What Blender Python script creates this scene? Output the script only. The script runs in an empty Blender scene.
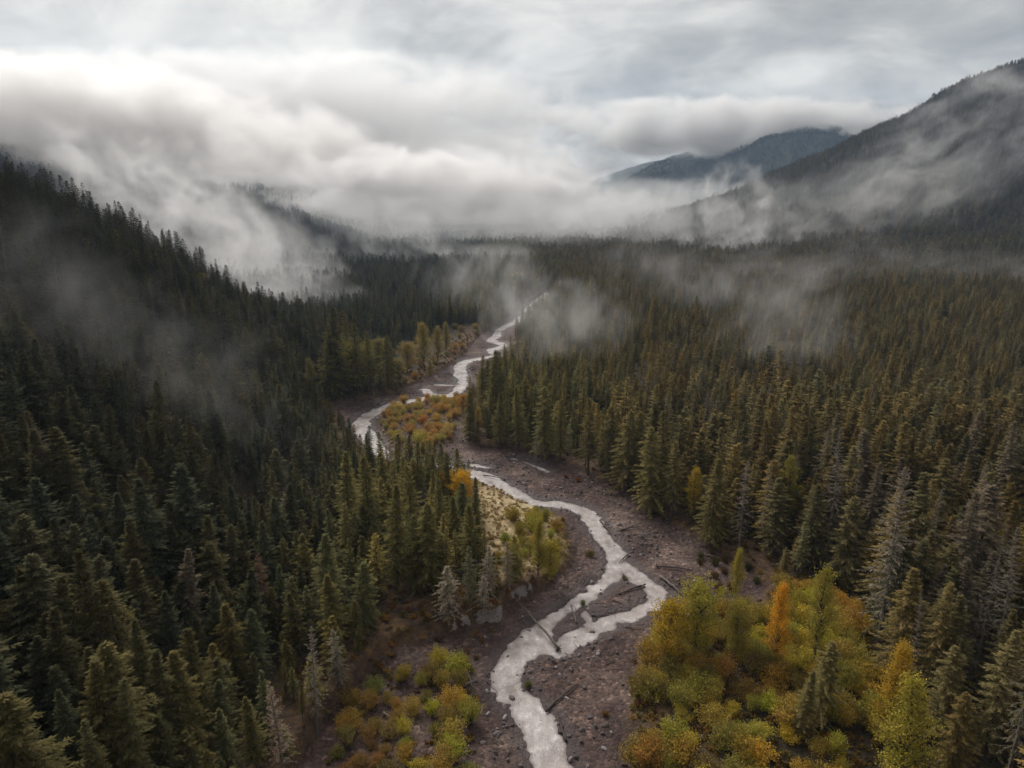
import bpy, math, random
import numpy as np
from mathutils import Vector, Matrix

rng = np.random.default_rng(7)
random.seed(7)
scene = bpy.context.scene
col = scene.collection

# ------------------------------------------------------------------ camera
CAM_H = 120.0
F_PX = 683.0
PITCH = math.radians(15.1)
CP, SP = math.cos(PITCH), math.sin(PITCH)
cam_d = bpy.data.cameras.new('camera')
cam_d.sensor_width = 36.0
cam_d.lens = F_PX * 36.0 / 1024.0
cam_d.clip_start = 1.0
cam_d.clip_end = 30000.0
cam = bpy.data.objects.new('camera', cam_d)
col.objects.link(cam)
cam.location = (0, 0, CAM_H)
cam.rotation_euler = (math.pi / 2 - PITCH, 0, 0)
scene.camera = cam


def ray(u, v):
    a, b = (u - 512.0) / F_PX, (384.0 - v) / F_PX
    return np.array([a, CP + b * SP, -SP + b * CP])


def plane(u, v, z=0.0):
    d = ray(u, v)
    t = (z - CAM_H) / d[2]
    return d[0] * t, d[1] * t


def project(x, y, z):
    dz = z - CAM_H
    dep = y * CP - dz * SP
    up = y * SP + dz * CP
    return 512 + F_PX * x / dep, 384 - F_PX * up / dep, dep


# ------------------------------------------------------------------ noise
def _hash(ix, iy, s):
    h = (ix.astype(np.int64) * 374761393 + iy.astype(np.int64) * 668265263 + s * 1442695041) & 0xFFFFFFFF
    h = ((h ^ (h >> 13)) * 1274126177) & 0xFFFFFFFF
    h = h ^ (h >> 16)
    return (h & 0xFFFF) / 65535.0


def vnoise(x, y, s=0):
    x = np.asarray(x, float); y = np.asarray(y, float)
    ix, iy = np.floor(x), np.floor(y)
    fx, fy = x - ix, y - iy
    fx = fx * fx * (3 - 2 * fx); fy = fy * fy * (3 - 2 * fy)
    a, b = _hash(ix, iy, s), _hash(ix + 1, iy, s)
    c, d = _hash(ix, iy + 1, s), _hash(ix + 1, iy + 1, s)
    return (a * (1 - fx) + b * fx) * (1 - fy) + (c * (1 - fx) + d * fx) * fy


def fbm(x, y, size, s=0, octv=4, gain=0.5):
    out = 0; amp = 1; tot = 0; k = 1.0 / size
    for i in range(octv):
        out = out + amp * vnoise(np.asarray(x) * k + 17.3 * i, np.asarray(y) * k - 9.1 * i, s + i)
        tot += amp; amp *= gain; k *= 2.03
    return out / tot


def sstep(a, b, x):
    t = np.clip((np.asarray(x, float) - a) / (b - a), 0, 1)
    return t * t * (3 - 2 * t)


def seg_dist(px, py, pts):
    """distance from points to a polyline"""
    best = np.full(np.shape(px), 1e9)
    for (x0, y0), (x1, y1) in zip(pts[:-1], pts[1:]):
        dx, dy = x1 - x0, y1 - y0
        l2 = dx * dx + dy * dy + 1e-9
        t = np.clip(((px - x0) * dx + (py - y0) * dy) / l2, 0, 1)
        best = np.minimum(best, np.hypot(px - x0 - t * dx, py - y0 - t * dy))
    return best


def inside(px, py, poly):
    res = np.zeros(np.shape(px), bool)
    n = len(poly)
    for i in range(n):
        x0, y0 = poly[i]; x1, y1 = poly[(i + 1) % n]
        c = ((y0 > py) != (y1 > py)) & (px < (x1 - x0) * (py - y0) / ((y1 - y0) + 1e-12) + x0)
        res ^= c
    return res


def sdist(px, py, poly):
    d = seg_dist(px, py, list(poly) + [poly[0]])
    return np.where(inside(px, py, poly), -d, d)


def P(*uv):
    return [plane(u, v) for u, v in uv]


# ------------------------------------------------------------------ river layout (measured on the valley floor)
left_edge = [(250, 900), (300, 768), (345, 705), (395, 660), (440, 640), (500, 628), (522, 604), (566, 580), (575, 550), (562, 522),
             (532, 508), (505, 495), (480, 484), (450, 474), (415, 468), (380, 462), (362, 452), (350, 436), (338, 418),
             (336, 408), (350, 402), (400, 395), (424, 382), (452, 366), (468, 352), (478, 338), (492, 326), (515, 312), (534, 300), (548, 291)]
right_edge = [(640, 900), (636, 768), (626, 710), (636, 655), (672, 622), (712, 608), (755, 606), (765, 590), (742, 572), (705, 548), (655, 516), (622, 492),
              (562, 466), (505, 451), (468, 446), (462, 430), (462, 410), (470, 395), (480, 378), (496, 366), (508, 352),
              (516, 338), (524, 322), (545, 306), (556, 294)]
CORR = P(*left_edge) + P(*right_edge)[::-1]

main_px = [(566, 860, 9.), (556, 800, 8.5), (551, 760, 8.2), (543, 736, 8.), (538, 722, 7.8), (521, 703, 7.2), (509, 684, 6.4), (508, 666, 6.2), (520, 650, 7.4), (536, 637, 7.2)]
up_px = [(536, 637, 6.2), (548, 622, 5.6), (562, 611, 5.2), (586, 595, 5.4), (608, 579, 5.6), (617, 566, 6.2)]
low_px = [(536, 640, 5.4), (557, 647, 5.6), (584, 633, 5.0), (611, 620, 5.2), (638, 611, 5.8), (656, 602, 6.2), (657, 592, 6.4), (643, 582, 6.0), (630, 571, 5.5), (617, 562, 5.5)]
mid_px = [(617, 564, 6.5), (614, 552, 6.3), (604, 538, 6.6), (595, 527, 6.8), (590, 515, 6.2), (579, 508, 6.2), (560, 504, 6.2), (541, 503, 6.4), (525, 499, 7.), (512, 492, 8.5),
          (500, 485, 9.), (487, 478, 8.5), (475, 474, 8.), (459, 470, 8.), (444, 467, 8.5), (428, 465, 9.), (417, 464, 9.), (395, 460, 8.), (378, 450, 8.), (368, 436, 8.5),
          (360, 426, 9.5), (364, 418, 8.5), (379, 410, 8.), (397, 403, 8.), (418, 400, 7.5), (436, 396, 7.5), (452, 394, 7.), (462, 384, 7.5), (461, 373, 8.), (460, 366, 8.), (467, 361, 8.), (480, 358, 7.),
          (495, 355, 8.), (492, 350, 8.), (504, 345, 8.), (490, 340, 8.), (496, 336, 8.), (499, 330, 8.), (510, 324, 9.), (520, 319, 9.), (530, 308, 10.), (538, 300, 12.), (546, 293, 10.)]
side_px = [(417, 457, 2.5), (431, 460, 3.), (452, 461, 2.5), (487, 467, 2.)]
spur_px = [(436, 396, 3.), (429, 393, 4.), (424, 389, 4.)]
thin_px = [(436, 384.5, 2.2), (456, 385, 2.2)]
right_px = [(512, 458, 1.6), (532, 464, 2.2), (548, 471, 1.8)]
cross_px = [(584, 598, 2.2), (586, 612, 2.6), (590, 628, 2.4)]
CHANNELS = [main_px, up_px, low_px, mid_px, side_px, spur_px, thin_px, right_px, cross_px]
CHW = []
for ch in CHANNELS:
    pts = [(*plane(u_, v_), w_) for u_, v_, w_ in ch]
    ctl = [pts[0]] + pts + [pts[-1]]
    fine = []
    for q0, q1, q2, q3 in zip(ctl[:-3], ctl[1:-2], ctl[2:-1], ctl[3:]):
        for k_ in (0, .34, .67):
            fine.append(tuple(.5 * (2 * b_ + (c_ - a_) * k_ + (2 * a_ - 5 * b_ + 4 * c_ - d_) * k_ ** 2 + (3 * b_ - a_ - 3 * c_ + d_) * k_ ** 3) for a_, b_, c_, d_ in zip(q0, q1, q2, q3)))
    fine.append(pts[-1])
    for (x0, y0, w0), (x1, y1, w1) in zip(fine[:-1], fine[1:]):
        CHW.append(((x0, y0), (x1, y1), w0 / 2, w1 / 2))

XC_Y = [-200, 60, 120, 160, 187, 230, 290, 350, 420, 520, 620, 850, 1200, 9000]
XC_X = [5, 5, 8, 18, 33, 30, 2, -38, -52, -40, -20, 30, 60, 60]


def xc(y):
    # smoothed centre line of the river corridor
    acc = 0
    for k in (-30, -15, 0, 15, 30):
        acc = acc + np.interp(y + k, XC_Y, XC_X)
    return acc / 5


def channel_sd(x, y):
    """metres outside the nearest water channel (negative inside)"""
    out = np.full(np.shape(x), 1e9)
    for (x0, y0), (x1, y1), w0, w1 in CHW:
        dx, dy = x1 - x0, y1 - y0
        t = np.clip(((x - x0) * dx + (y - y0) * dy) / (dx * dx + dy * dy + 1e-9), 0, 1)
        out = np.minimum(out, np.hypot(x - x0 - t * dx, y - y0 - t * dy) - (w0 + (w1 - w0) * t))
    return out


# low vegetated bar inside the bend
BAR = P((380, 428), (388, 412), (410, 404), (440, 400), (456, 399), (458, 420), (452, 444), (436, 452), (408, 450), (388, 446))
# grassy terrace point
TERRACE = P((470, 486), (505, 500), (548, 512), (566, 535), (568, 565), (530, 585), (500, 600), (478, 570), (470, 520))
# deciduous thicket on the near right bank
THICKET = P((640, 900), (634, 760), (628, 690), (650, 640), (690, 610), (745, 606), (790, 598), (835, 600), (866, 640), (880, 690), (920, 768), (900, 900))
# dirt slide and brush, near left bank
BRUSH = P((300, 900), (315, 768), (345, 700), (390, 650), (430, 625), (500, 615), (510, 640), (478, 690), (480, 768), (480, 900))
FARLEFT = P((385, 396), (372, 380), (392, 362), (418, 345), (452, 330), (478, 326), (470, 345), (450, 362), (420, 382))
GULLY = P((380, 640), (385, 600), (380, 575), (392, 572), (410, 600), (425, 625), (400, 650))
BAY = P((625, 520), (680, 520), (725, 548), (775, 575), (770, 600), (700, 610), (640, 560))

CREST_Y = [-100, 60, 180, 280, 330, 430, 490, 550, 620, 700]
CREST_Z = [126, 130, 130, 128, 122, 98, 74, 38, 12, 0]
FOOT_Y = [-100, 60, 120, 180, 260, 350, 450, 600, 700]
FOOT_X = [-20, -28, -48, -66, -86, -100, -120, -160, -200]


def height(x, y, detail=True):
    x = np.asarray(x, float); y = np.asarray(y, float)
    sd = sdist(x, y, CORR)
    wob = (fbm(x, y, 9, 3, 3) - .5) * 5.0
    e = sd + wob
    # river bed
    bed = .25 + (fbm(x, y, 14, 11, 3) - .5) * 1.7 + .9 * sstep(-10, -1, e) * fbm(x, y, 22, 51, 2)
    if detail:
        bed = bed + (fbm(x, y, 2.6, 23, 3, .6) - .5) * .55
    bed = np.maximum(bed, -.12)
    cs = np.full(np.shape(x), 99.)
    inb = sd < 14
    if inb.any():
        xi, yi = x[inb], y[inb]
        cs[inb] = channel_sd(xi, yi) + (fbm(xi, yi, 3.2, 31, 3) - .5) * 3.4 + (fbm(xi, yi, 13, 37, 2) - .5) * 2.8 - .25
    bed = bed * sstep(0, 4.5, cs) + .06
    carve = .86 * sstep(1.3, -1.6, cs)
    bed = bed - carve + (fbm(x, y, 4.5, 33, 3) - .5) * 1.25 * sstep(1., -1.5, cs)
    barm = sstep(2, -5, sdist(x, y, BAR))
    bed = bed + 1.4 * barm
    # banks
    left = sstep(0, -40, x - xc(y))
    bank_h = 3.0 + 3.2 * left * sstep(330, 200, y) + (fbm(x, y, 40, 5, 2) - .5) * 2
    bank = bank_h * sstep(-.5, 3.6, e)
    z = bed * sstep(3, 0, e) + bank
    out = np.maximum(sd, 0)
    z = z + (fbm(x, y, 60, 41, 4) - .45) * 9 * sstep(10, 120, out)
    if detail:
        z = z + (fbm(x, y, 4, 43, 3) - .5) * 1.2 * sstep(0, 6, out)
    # left hill spur
    cz = np.interp(y, CREST_Y, CREST_Z); fx = np.interp(y, FOOT_Y, FOOT_X)
    s = (fx - x) / np.maximum(fx + 248, 40)
    s = s + (fbm(x, y, 70, 61, 3) - .5) * .22
    prof = np.where(s < 1, np.clip(s, 0, 1) ** 1.12, 1 - .22 * np.clip(s - 1, 0, 1.6))
    z = z + cz * np.clip(prof, 0, 1.1)
    # left mountain side behind the spur
    m = np.clip(-x - 380 + (fbm(x, y, 300, 71, 4) - .5) * 260, 0, 900)
    z = z + .30 * m * sstep(640, 1000, y)
    # back left mountains
    rb = sstep(2000, 4700, y + (fbm(x, y, 500, 81, 4) - .5) * 900)
    z = z + (240 + 140 * (fbm(x, y, 900, 83, 3) - .5)) * rb * sstep(-60, -1300, x + .12 * (y - 2400))
    z = z + (20 + 330 * np.clip(fbm(x, y, 900, 87, 5) - .33, 0, 1)) * sstep(2500, 4300, y) * sstep(900, 500, x)
    # right mountain: a spur coming down towards the valley
    rz = np.interp(x, [330, 450, 523, 700, 836, 1089, 1300, 1500, 1900, 2600], [0, 22, 52, 105, 150, 285, 390, 480, 640, 800])
    ry = y + (fbm(x, y, 420, 91, 4) - .5) * 520
    rise = np.clip((ry - 1120) / (2290 - 1120), 0, 1)
    fall = np.clip((ry - 2400) / 1500, 0, 1)
    z = z + rz * (rise ** 1.1) * (1 - .8 * fall) + (fbm(x, y, 160, 95, 4) - .5) * 46 * rise * (1 - fall) * sstep(380, 700, x)
    # second mountain far behind it
    r2 = np.interp(x, [300, 700, 860, 1100, 1400, 1800, 2400, 3500], [0, 60, 200, 300, 385, 430, 460, 470])
    far = sstep(3500, 5000, y + (fbm(x, y, 600, 97, 4) - .5) * 900)
    z = z + r2 * far + (1 - 2 * np.abs(fbm(x, y, 700, 99, 5) - .5) * 2.2) * 60 * far * sstep(300, 900, x) - 40 * far
    return z


def hz(x, y):
    return float(height(np.array([x]), np.array([y]), False)[0])


def at(u, v):
    """the ground point seen at a spot of the photo, following the terrain"""
    d = ray(u, v)
    t = np.linspace(60, 1500, 1400)
    x, y, z = d[0] * t, d[1] * t, CAM_H + d[2] * t
    h = height(x, y, False)
    i = int(np.argmax(z < h))
    if i == 0:
        i = 1399
    return float(x[i]), float(y[i]), float(h[i])


# ------------------------------------------------------------------ materials
def mat(name):
    m = bpy.data.materials.new(name); m.use_nodes = True
    nt = m.node_tree; nt.nodes.clear()
    out = nt.nodes.new('ShaderNodeOutputMaterial')
    return m, nt, out


def N(nt, kind, **kw):
    n = nt.nodes.new(kind)
    for k, v in kw.items():
        setattr(n, k, v)
    return n


def ramp(nt, fac, stops):
    r = N(nt, 'ShaderNodeValToRGB')
    el = r.color_ramp.elements
    while len(el) < len(stops):
        el.new(.5)
    for e, (p, c) in zip(el, stops):
        e.position = p; e.color = (*c, 1)
    nt.links.new(fac, r.inputs[0])
    return r.outputs[0]


def mix(nt, a, b, fac, mode='MIX'):
    m = N(nt, 'ShaderNodeMix', data_type='RGBA', blend_type=mode)
    for sock, v in ((m.inputs[0], fac), (m.inputs[6], a), (m.inputs[7], b)):
        if hasattr(v, 'links'):
            nt.links.new(v, sock)
        elif isinstance(v, (int, float)):
            sock.default_value = v
        else:
            sock.default_value = (*v, 1)
    return m.outputs[2]


def math_n(nt, op, a, b=None, c=None, clamp=False):
    m = N(nt, 'ShaderNodeMath', operation=op, use_clamp=clamp)
    for i, v in enumerate((a, b, c)):
        if v is None:
            continue
        if hasattr(v, 'links'):
            nt.links.new(v, m.inputs[i])
        else:
            m.inputs[i].default_value = v
    return m.outputs[0]


def noise_n(nt, vec, scale, detail=4, rough=.55, dist=0):
    n = N(nt, 'ShaderNodeTexNoise')
    n.inputs['Scale'].default_value = scale; n.inputs['Detail'].default_value = detail
    n.inputs['Roughness'].default_value = rough; n.inputs['Distortion'].default_value = dist
    if vec is not None:
        nt.links.new(vec, n.inputs['Vector'])
    return n.outputs[0]


def foliage_material(name, spread=.45, transl=.25):
    """leaf colour comes from each plant's own tint, varied spray by spray"""
    m, nt, out = mat(name)
    a = N(nt, 'ShaderNodeAttribute', attribute_type='INSTANCER', attribute_name='tint')
    v = N(nt, 'ShaderNodeAttribute', attribute_type='GEOMETRY', attribute_name='vary')
    k = math_n(nt, 'MULTIPLY_ADD', v.outputs['Fac'], 2 * spread, 1 - spread)
    sc = N(nt, 'ShaderNodeVectorMath', operation='SCALE')
    nt.links.new(a.outputs['Color'], sc.inputs[0]); nt.links.new(k, sc.inputs['Scale'])
    h = N(nt, 'ShaderNodeHueSaturation')
    hue = math_n(nt, 'MULTIPLY_ADD', v.outputs['Fac'], -.032, .514)
    nt.links.new(hue, h.inputs['Hue']); nt.links.new(sc.outputs[0], h.inputs['Color'])
    d = N(nt, 'ShaderNodeBsdfDiffuse'); nt.links.new(h.outputs[0], d.inputs[0])
    t = N(nt, 'ShaderNodeBsdfTranslucent'); nt.links.new(h.outputs[0], t.inputs[0])
    mx = N(nt, 'ShaderNodeMixShader'); mx.inputs[0].default_value = transl
    nt.links.new(d.outputs[0], mx.inputs[1]); nt.links.new(t.outputs[0], mx.inputs[2])
    nt.links.new(mx.outputs[0], out.inputs[0])
    return m


def bark_material(name, c0, c1, scale=1.5):
    m, nt, out = mat(name)
    tc = N(nt, 'ShaderNodeTexCoord')
    mp = N(nt, 'ShaderNodeMapping'); mp.inputs['Scale'].default_value = (3, 3, .5)
    nt.links.new(tc.outputs['Object'], mp.inputs[0])
    f = noise_n(nt, mp.outputs[0], scale, 5, .65)
    c = ramp(nt, f, [(.3, c0), (.7, c1)])
    p = N(nt, 'ShaderNodeBsdfPrincipled'); p.inputs['Roughness'].default_value = .9
    p.inputs['Specular IOR Level'].default_value = .2
    nt.links.new(c, p.inputs['Base Color'])
    b = N(nt, 'ShaderNodeBump'); b.inputs['Distance'].default_value = .05
    nt.links.new(f, b.inputs['Height']); nt.links.new(b.outputs[0], p.inputs['Normal'])
    nt.links.new(p.outputs[0], out.inputs[0])
    return m


M_NEEDLE = foliage_material('needle_foliage', .5, .12)
M_LEAF = foliage_material('autumn_leaves', .4, .3)
M_BARK = bark_material('conifer_bark', (.05, .038, .03), (.13, .10, .08))
M_GREYWOOD = bark_material('weathered_wood', (.10, .085, .075), (.22, .19, .165))
M_DARKWOOD = bark_material('wet_wood', (.045, .034, .030), (.13, .10, .09))


# ------------------------------------------------------------------ mesh builder
class MB:
    def __init__(self):
        self.v = []; self.f = []; self.vary = []; self.mi = []; self.n = 0

    def add(self, verts, faces, vary=.5, mi=0):
        b = self.n
        self.v.extend(verts)
        for f in faces:
            self.f.append(tuple(b + i for i in f)); self.mi.append(mi)
        self.vary.extend([vary] * len(verts))
        self.n += len(verts)

    def tube(self, pts, rads, sides=6, mi=0, cap=True):
        pts = [Vector(p) for p in pts]
        verts = []
        for i, (p, r) in enumerate(zip(pts, rads)):
            d = (pts[min(i + 1, len(pts) - 1)] - pts[max(i - 1, 0)]).normalized()
            ref = Vector((1, 0, 0)) if abs(d.x) < .8 else Vector((0, 1, 0))
            a = d.cross(ref).normalized(); b = d.cross(a)
            for k in range(sides):
                an = 2 * math.pi * k / sides
                q = p + (a * math.cos(an) + b * math.sin(an)) * r
                verts.append((q.x, q.y, q.z))
        faces = []
        for i in range(len(pts) - 1):
            for k in range(sides):
                k2 = (k + 1) % sides
                faces.append((i * sides + k, i * sides + k2, (i + 1) * sides + k2, (i + 1) * sides + k))
        if cap:
            faces.append(tuple(range(sides))[::-1])
            faces.append(tuple((len(pts) - 1) * sides + k for k in range(sides)))
        self.add(verts, faces, .5, mi)

    def mesh(self, name, mats, smooth=False):
        me = bpy.data.meshes.new(name)
        me.from_pydata(self.v, [], self.f)
        for m in mats:
            me.materials.append(m)
        if len(mats) > 1:
            me.polygons.foreach_set('material_index', self.mi)
        at_ = me.attributes.new('vary', 'FLOAT', 'POINT')
        at_.data.foreach_set('value', self.vary)
        if smooth:
            me.polygons.foreach_set('use_smooth', [True] * len(me.polygons))
        me.update()
        return me


def kite(p, d, side, ln, w):
    """one flat needle spray: base, two shoulders, tip"""
    q = p + d * ln * .45
    e = p + d * ln
    return [tuple(p), tuple(q + side * w * .5), tuple(e), tuple(q - side * w * .5)]


def gen_conifer(seed, H=30., R=3.6, base=.12, nb=130, steps=7, tw=1.15, width=.42, gap=0., sag=.35, power=.85, bare=False):
    """a conifer: whorled, drooping boughs, each a flat spray of needle twigs; returns (crown, trunk) builders"""
    r = random.Random(seed)
    crown, trunk = MB(), MB()
    lean = Vector((r.uniform(-.8, .8), r.uniform(-.8, .8), 0)) * (H / 30)

    def axis(z):
        k = z / H
        return Vector((lean.x * k * k, lean.y * k * k, z))
    zs = [-1.0, 0, H * .25, H * .5, H * .75, H * .97]
    trunk.tube([axis(max(z, 0)) + Vector((0, 0, min(z, 0))) for z in zs], [H * .013, H * .012, H * .0095, H * .007, H * .004, H * .0009], 7)
    az = r.uniform(0, 6.28)
    ph = [r.uniform(0, 6.28) for _ in range(4)]
    for i in range(nb):
        t = (i + r.random()) / nb
        z = H * (base + (1 - base) * (t ** .93))
        az += 2.39996 + r.uniform(-.35, .35)
        if gap and r.random() < gap:
            continue
        L = R * ((1 - t) ** power) * r.uniform(.68, 1.18) * (.72 + .28 * min(1, t / .16)) + .12
        L *= 1 + .20 * math.sin(2 * az + z * .55 + ph[0]) + .16 * math.sin(az + z * 1.3 + ph[1]) + .12 * math.sin(z * 2.3 + ph[2])
        e0 = math.radians(-14 + 50 * t + r.uniform(-9, 9))
        hd = Vector((math.cos(az), math.sin(az), 0)); sd = Vector((-math.sin(az), math.cos(az), 0))
        p0 = axis(z)

        def bp(s):
            k = s / L
            return p0 + hd * (s * math.cos(e0)) + Vector((0, 0, s * math.sin(e0) - sag * L * k * k * .9 + .12 * L * k ** 4))
        if bare:
            pts = [bp(L * k) for k in (0, .35, .7, 1.)]
            trunk.tube(pts, [.07, .05, .035, .015], 3, 0, False)
        n = max(3, int(steps * (.45 + .55 * L / R)))
        vb = r.random()
        for j in range(n):
            k = (.12 if L > 1 else 0) + .88 * (j + r.random() * .7) / n
            p = bp(L * k)
            fwd = (bp(L * min(k + .08, 1.06)) - bp(L * max(k - .08, 0))).normalized()
            for sgn in (-1, 1):
                if gap and r.random() < gap * .8:
                    continue
                a = math.radians(r.uniform(38, 68))
                d = (fwd * math.cos(a) + sd * sgn * math.sin(a) + Vector((0, 0, -r.uniform(.05, .55)))).normalized()
                ln = tw * (1.08 - .62 * k) * r.uniform(.7, 1.25) * (.55 + .45 * min(1, L / R * 1.6))
                up = Vector((r.uniform(-.5, .5), r.uniform(-.5, .5), 1))
                side = d.cross(up).normalized()
                crown.add(kite(p, d, side, ln, width * r.uniform(.7, 1.3)), [(0, 1, 2, 3)], min(1, max(0, .3 * vb + .7 * r.random())))
        # the leading spray at the tip of the bough
        d = (bp(L) - bp(L * .8)).normalized()
        if not gap or r.random() > gap:
            crown.add(kite(bp(L * .8), d, sd, L * .25 + .5, width), [(0, 1, 2, 3)], vb)
    # leader
    top = axis(H * .95)
    for k in range(5):
        a = k * 1.257
        d = Vector((math.cos(a) * .22, math.sin(a) * .22, 1)).normalized()
        crown.add(kite(top, d, Vector((-math.sin(a), math.cos(a), 0)), H * .05 + .3, .16), [(0, 1, 2, 3)], r.random())
    return crown, trunk


def leaf(mb, c, r, size, vary):
    d = Vector((r.gauss(0, 1), r.gauss(0, 1), r.gauss(0, .8))).normalized()
    a = d.orthogonal().normalized(); b = d.cross(a)
    an = r.uniform(0, 6.28)
    x = (a * math.cos(an) + b * math.sin(an)) * size * .62; y = (b * math.cos(an) - a * math.sin(an)) * size * .42
    mb.add([tuple(c - x), tuple(c - y * .9 + x * .1), tuple(c + x), tuple(c + y)], [(0, 1, 2, 3)], vary)


def gen_broadleaf(seed, H=14., R=3.2, n_limb=46, per=46, size=.42, columnar=.6, clear=.18, wood=(0.012), cone=0.):
    """a poplar or alder: trunk, rising limbs, and leaf clumps around the outer half of each limb"""
    r = random.Random(seed)
    crown, trunk = MB(), MB()
    ax = [Vector((0, 0, -.6))]
    for k in range(1, 7):
        ax.append(Vector((r.uniform(-.03, .03) * H, r.uniform(-.03, .03) * H, H * .95 * k / 6)))
    trunk.tube(ax, [H * wood, H * wood * .85, H * wood * .7, H * wood * .55, H * wood * .4, H * wood * .25, .02], 6)

    def axis(z):
        k = max(0, min(5.999, z / (H * .95) * 6)); i = int(k)
        return ax[i].lerp(ax[i + 1], k - i)
    az = r.uniform(0, 6)
    for i in range(n_limb):
        t = (i + r.random()) / n_limb
        z0 = H * (clear + (1 - clear) * t * .9)
        az += 2.4 + r.uniform(-.6, .6)
        prof = (1 - cone) * math.sin(math.pi * min(1, (t * .92 + .12))) ** .75 + cone * (1 - t) ** 1.05 * min(1, .5 + t * 3)
        L = R * prof * r.uniform(.55, 1.2)
        el = math.radians(18 + 45 * columnar * r.uniform(.5, 1.3) + 18 * t)
        d = Vector((math.cos(az) * math.cos(el), math.sin(az) * math.cos(el), math.sin(el)))
        p0 = axis(z0)
        L = L / max(.35, math.cos(el))
        L = min(L, (H * 1.03 - z0) / max(.2, math.sin(el)))
        p1 = p0 + d * L * .5 + Vector((r.uniform(-.2, .2), r.uniform(-.2, .2), 0)); p2 = p0 + d * L + Vector((0, 0, -.08 * L))
        trunk.tube([p0, p1, p2], [.05 + .004 * H, .035, .012], 3, 0, False)
        vb = r.random()
        n = int(per * (.5 + .5 * prof))
        cr = .30 * R ** .6
        cl = [p0.lerp(p2, r.uniform(.35, 1.05)) + Vector((r.gauss(0, .5), r.gauss(0, .5), r.gauss(0, .4))) * cr for _ in range(5)]
        for _ in range(n):
            c = r.choice(cl) + Vector((r.gauss(0, 1), r.gauss(0, 1), r.gauss(0, .8))) * cr * .55
            leaf(crown, c, r, size * r.uniform(.6, 1.25), min(1, max(0, .5 * vb + .5 * r.random())))
    return crown, trunk


def gen_shrub(seed, H=3.6, R=2.4, stems=22, per=34, size=.34):
    """a willow or alder bush: many stems fanning out of one root, leaves along the upper two thirds"""
    r = random.Random(seed)
    crown, trunk = MB(), MB()
    for i in range(stems):
        az = r.uniform(0, 6.28); out = R * math.sqrt(r.random()) * .95
        h = H * (1 - .45 * (out / R) ** 2) * r.uniform(.7, 1.1)
        root = Vector((math.cos(az) * out * .12, math.sin(az) * out * .12, -.3))
        tip = Vector((math.cos(az) * out, math.sin(az) * out, h))
        mid = root.lerp(tip, .5) + Vector((0, 0, h * .13))
        trunk.tube([root, mid, tip], [.05, .035, .012], 3, 0, False)
        vb = r.random()
        for j in range(per):
            k = r.uniform(.25, 1.05)
            c = root.lerp(mid, k * 2) if k < .5 else mid.lerp(tip, k * 2 - 1)
            c = c + Vector((r.gauss(0, 1), r.gauss(0, 1), r.gauss(0, .8))) * (.13 * R)
            if c.z < .05:
                c.z = .05 + r.random() * .3
            leaf(crown, c, r, size * r.uniform(.6, 1.3), min(1, max(0, .5 * vb + .5 * r.random())))
    return crown, trunk


def joined(crown, trunk):
    m = MB()
    m.v = crown.v + trunk.v
    m.f = crown.f + [tuple(i + crown.n for i in f) for f in trunk.f]
    m.mi = [0] * len(crown.f) + [1] * len(trunk.f)
    m.vary = crown.vary + trunk.vary
    m.n = crown.n + trunk.n
    return m


# ------------------------------------------------------------------ object helpers
def tag(o, label=None, cat=None, group=None, kind=None):
    for k, v in (('label', label), ('category', cat), ('group', group), ('kind', kind)):
        if v:
            o[k] = v
    return o


def link(name, me, parent=None):
    o = bpy.data.objects.new(name, me)
    col.objects.link(o)
    if parent is not None:
        o.parent = parent
    return o


def make_thing(name, parts):
    """an Empty with its parts, kept aside as the first of its kind"""
    e = bpy.data.objects.new(name, None)
    e.empty_display_size = .5
    kids = []
    for pn, me in parts:
        k = bpy.data.objects.new(pn, me); k.parent = e; kids.append(k)
    return e, kids


def place(proto, x, y, z, rz, s, tint, label, cat, group, tilt=(0, 0)):
    e0, kids0 = proto
    e = e0.copy(); col.objects.link(e)
    e.location = (x, y, z); e.rotation_euler = (tilt[0], tilt[1], rz); e.scale = s if isinstance(s, tuple) else (s, s, s)
    for k0 in kids0:
        k = k0.copy(); col.objects.link(k); k.parent = e
        if k.name.split('.')[0] == 'crown':
            k['tint'] = [float(c) for c in tint]
    tag(e, label, cat, group)
    return e


ONES = 'zero one two three four five six seven eight nine ten eleven twelve thirteen fourteen fifteen sixteen seventeen eighteen nineteen'.split()
TENS = '_ _ twenty thirty forty fifty sixty seventy eighty ninety'.split()


def number(n):
    n = int(max(0, min(99, n)))
    if n < 20:
        return ONES[n]
    return TENS[n // 10] + ('-' + ONES[n % 10] if n % 10 else '')


_used = set()


def where(x, y, z):
    """where a thing's middle shows in the photo, in words, each spot only once"""
    u, v, _ = project(x, y, z)
    a, b = int(round(u / 10.24)), int(round(v / 7.68))
    a, b = max(0, min(99, a)), max(0, min(99, b))
    for da, db in ((0, 0), (1, 0), (0, 1), (-1, 0), (0, -1), (1, 1), (-1, -1), (1, -1), (-1, 1), (2, 0), (-2, 0), (0, 2), (0, -2)):
        k = (max(0, min(99, a + da)), max(0, min(99, b + db)))
        if k not in _used:
            break
    _used.add(k)
    return f'{number(k[0])} percent across, {number(k[1])} down'


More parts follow.
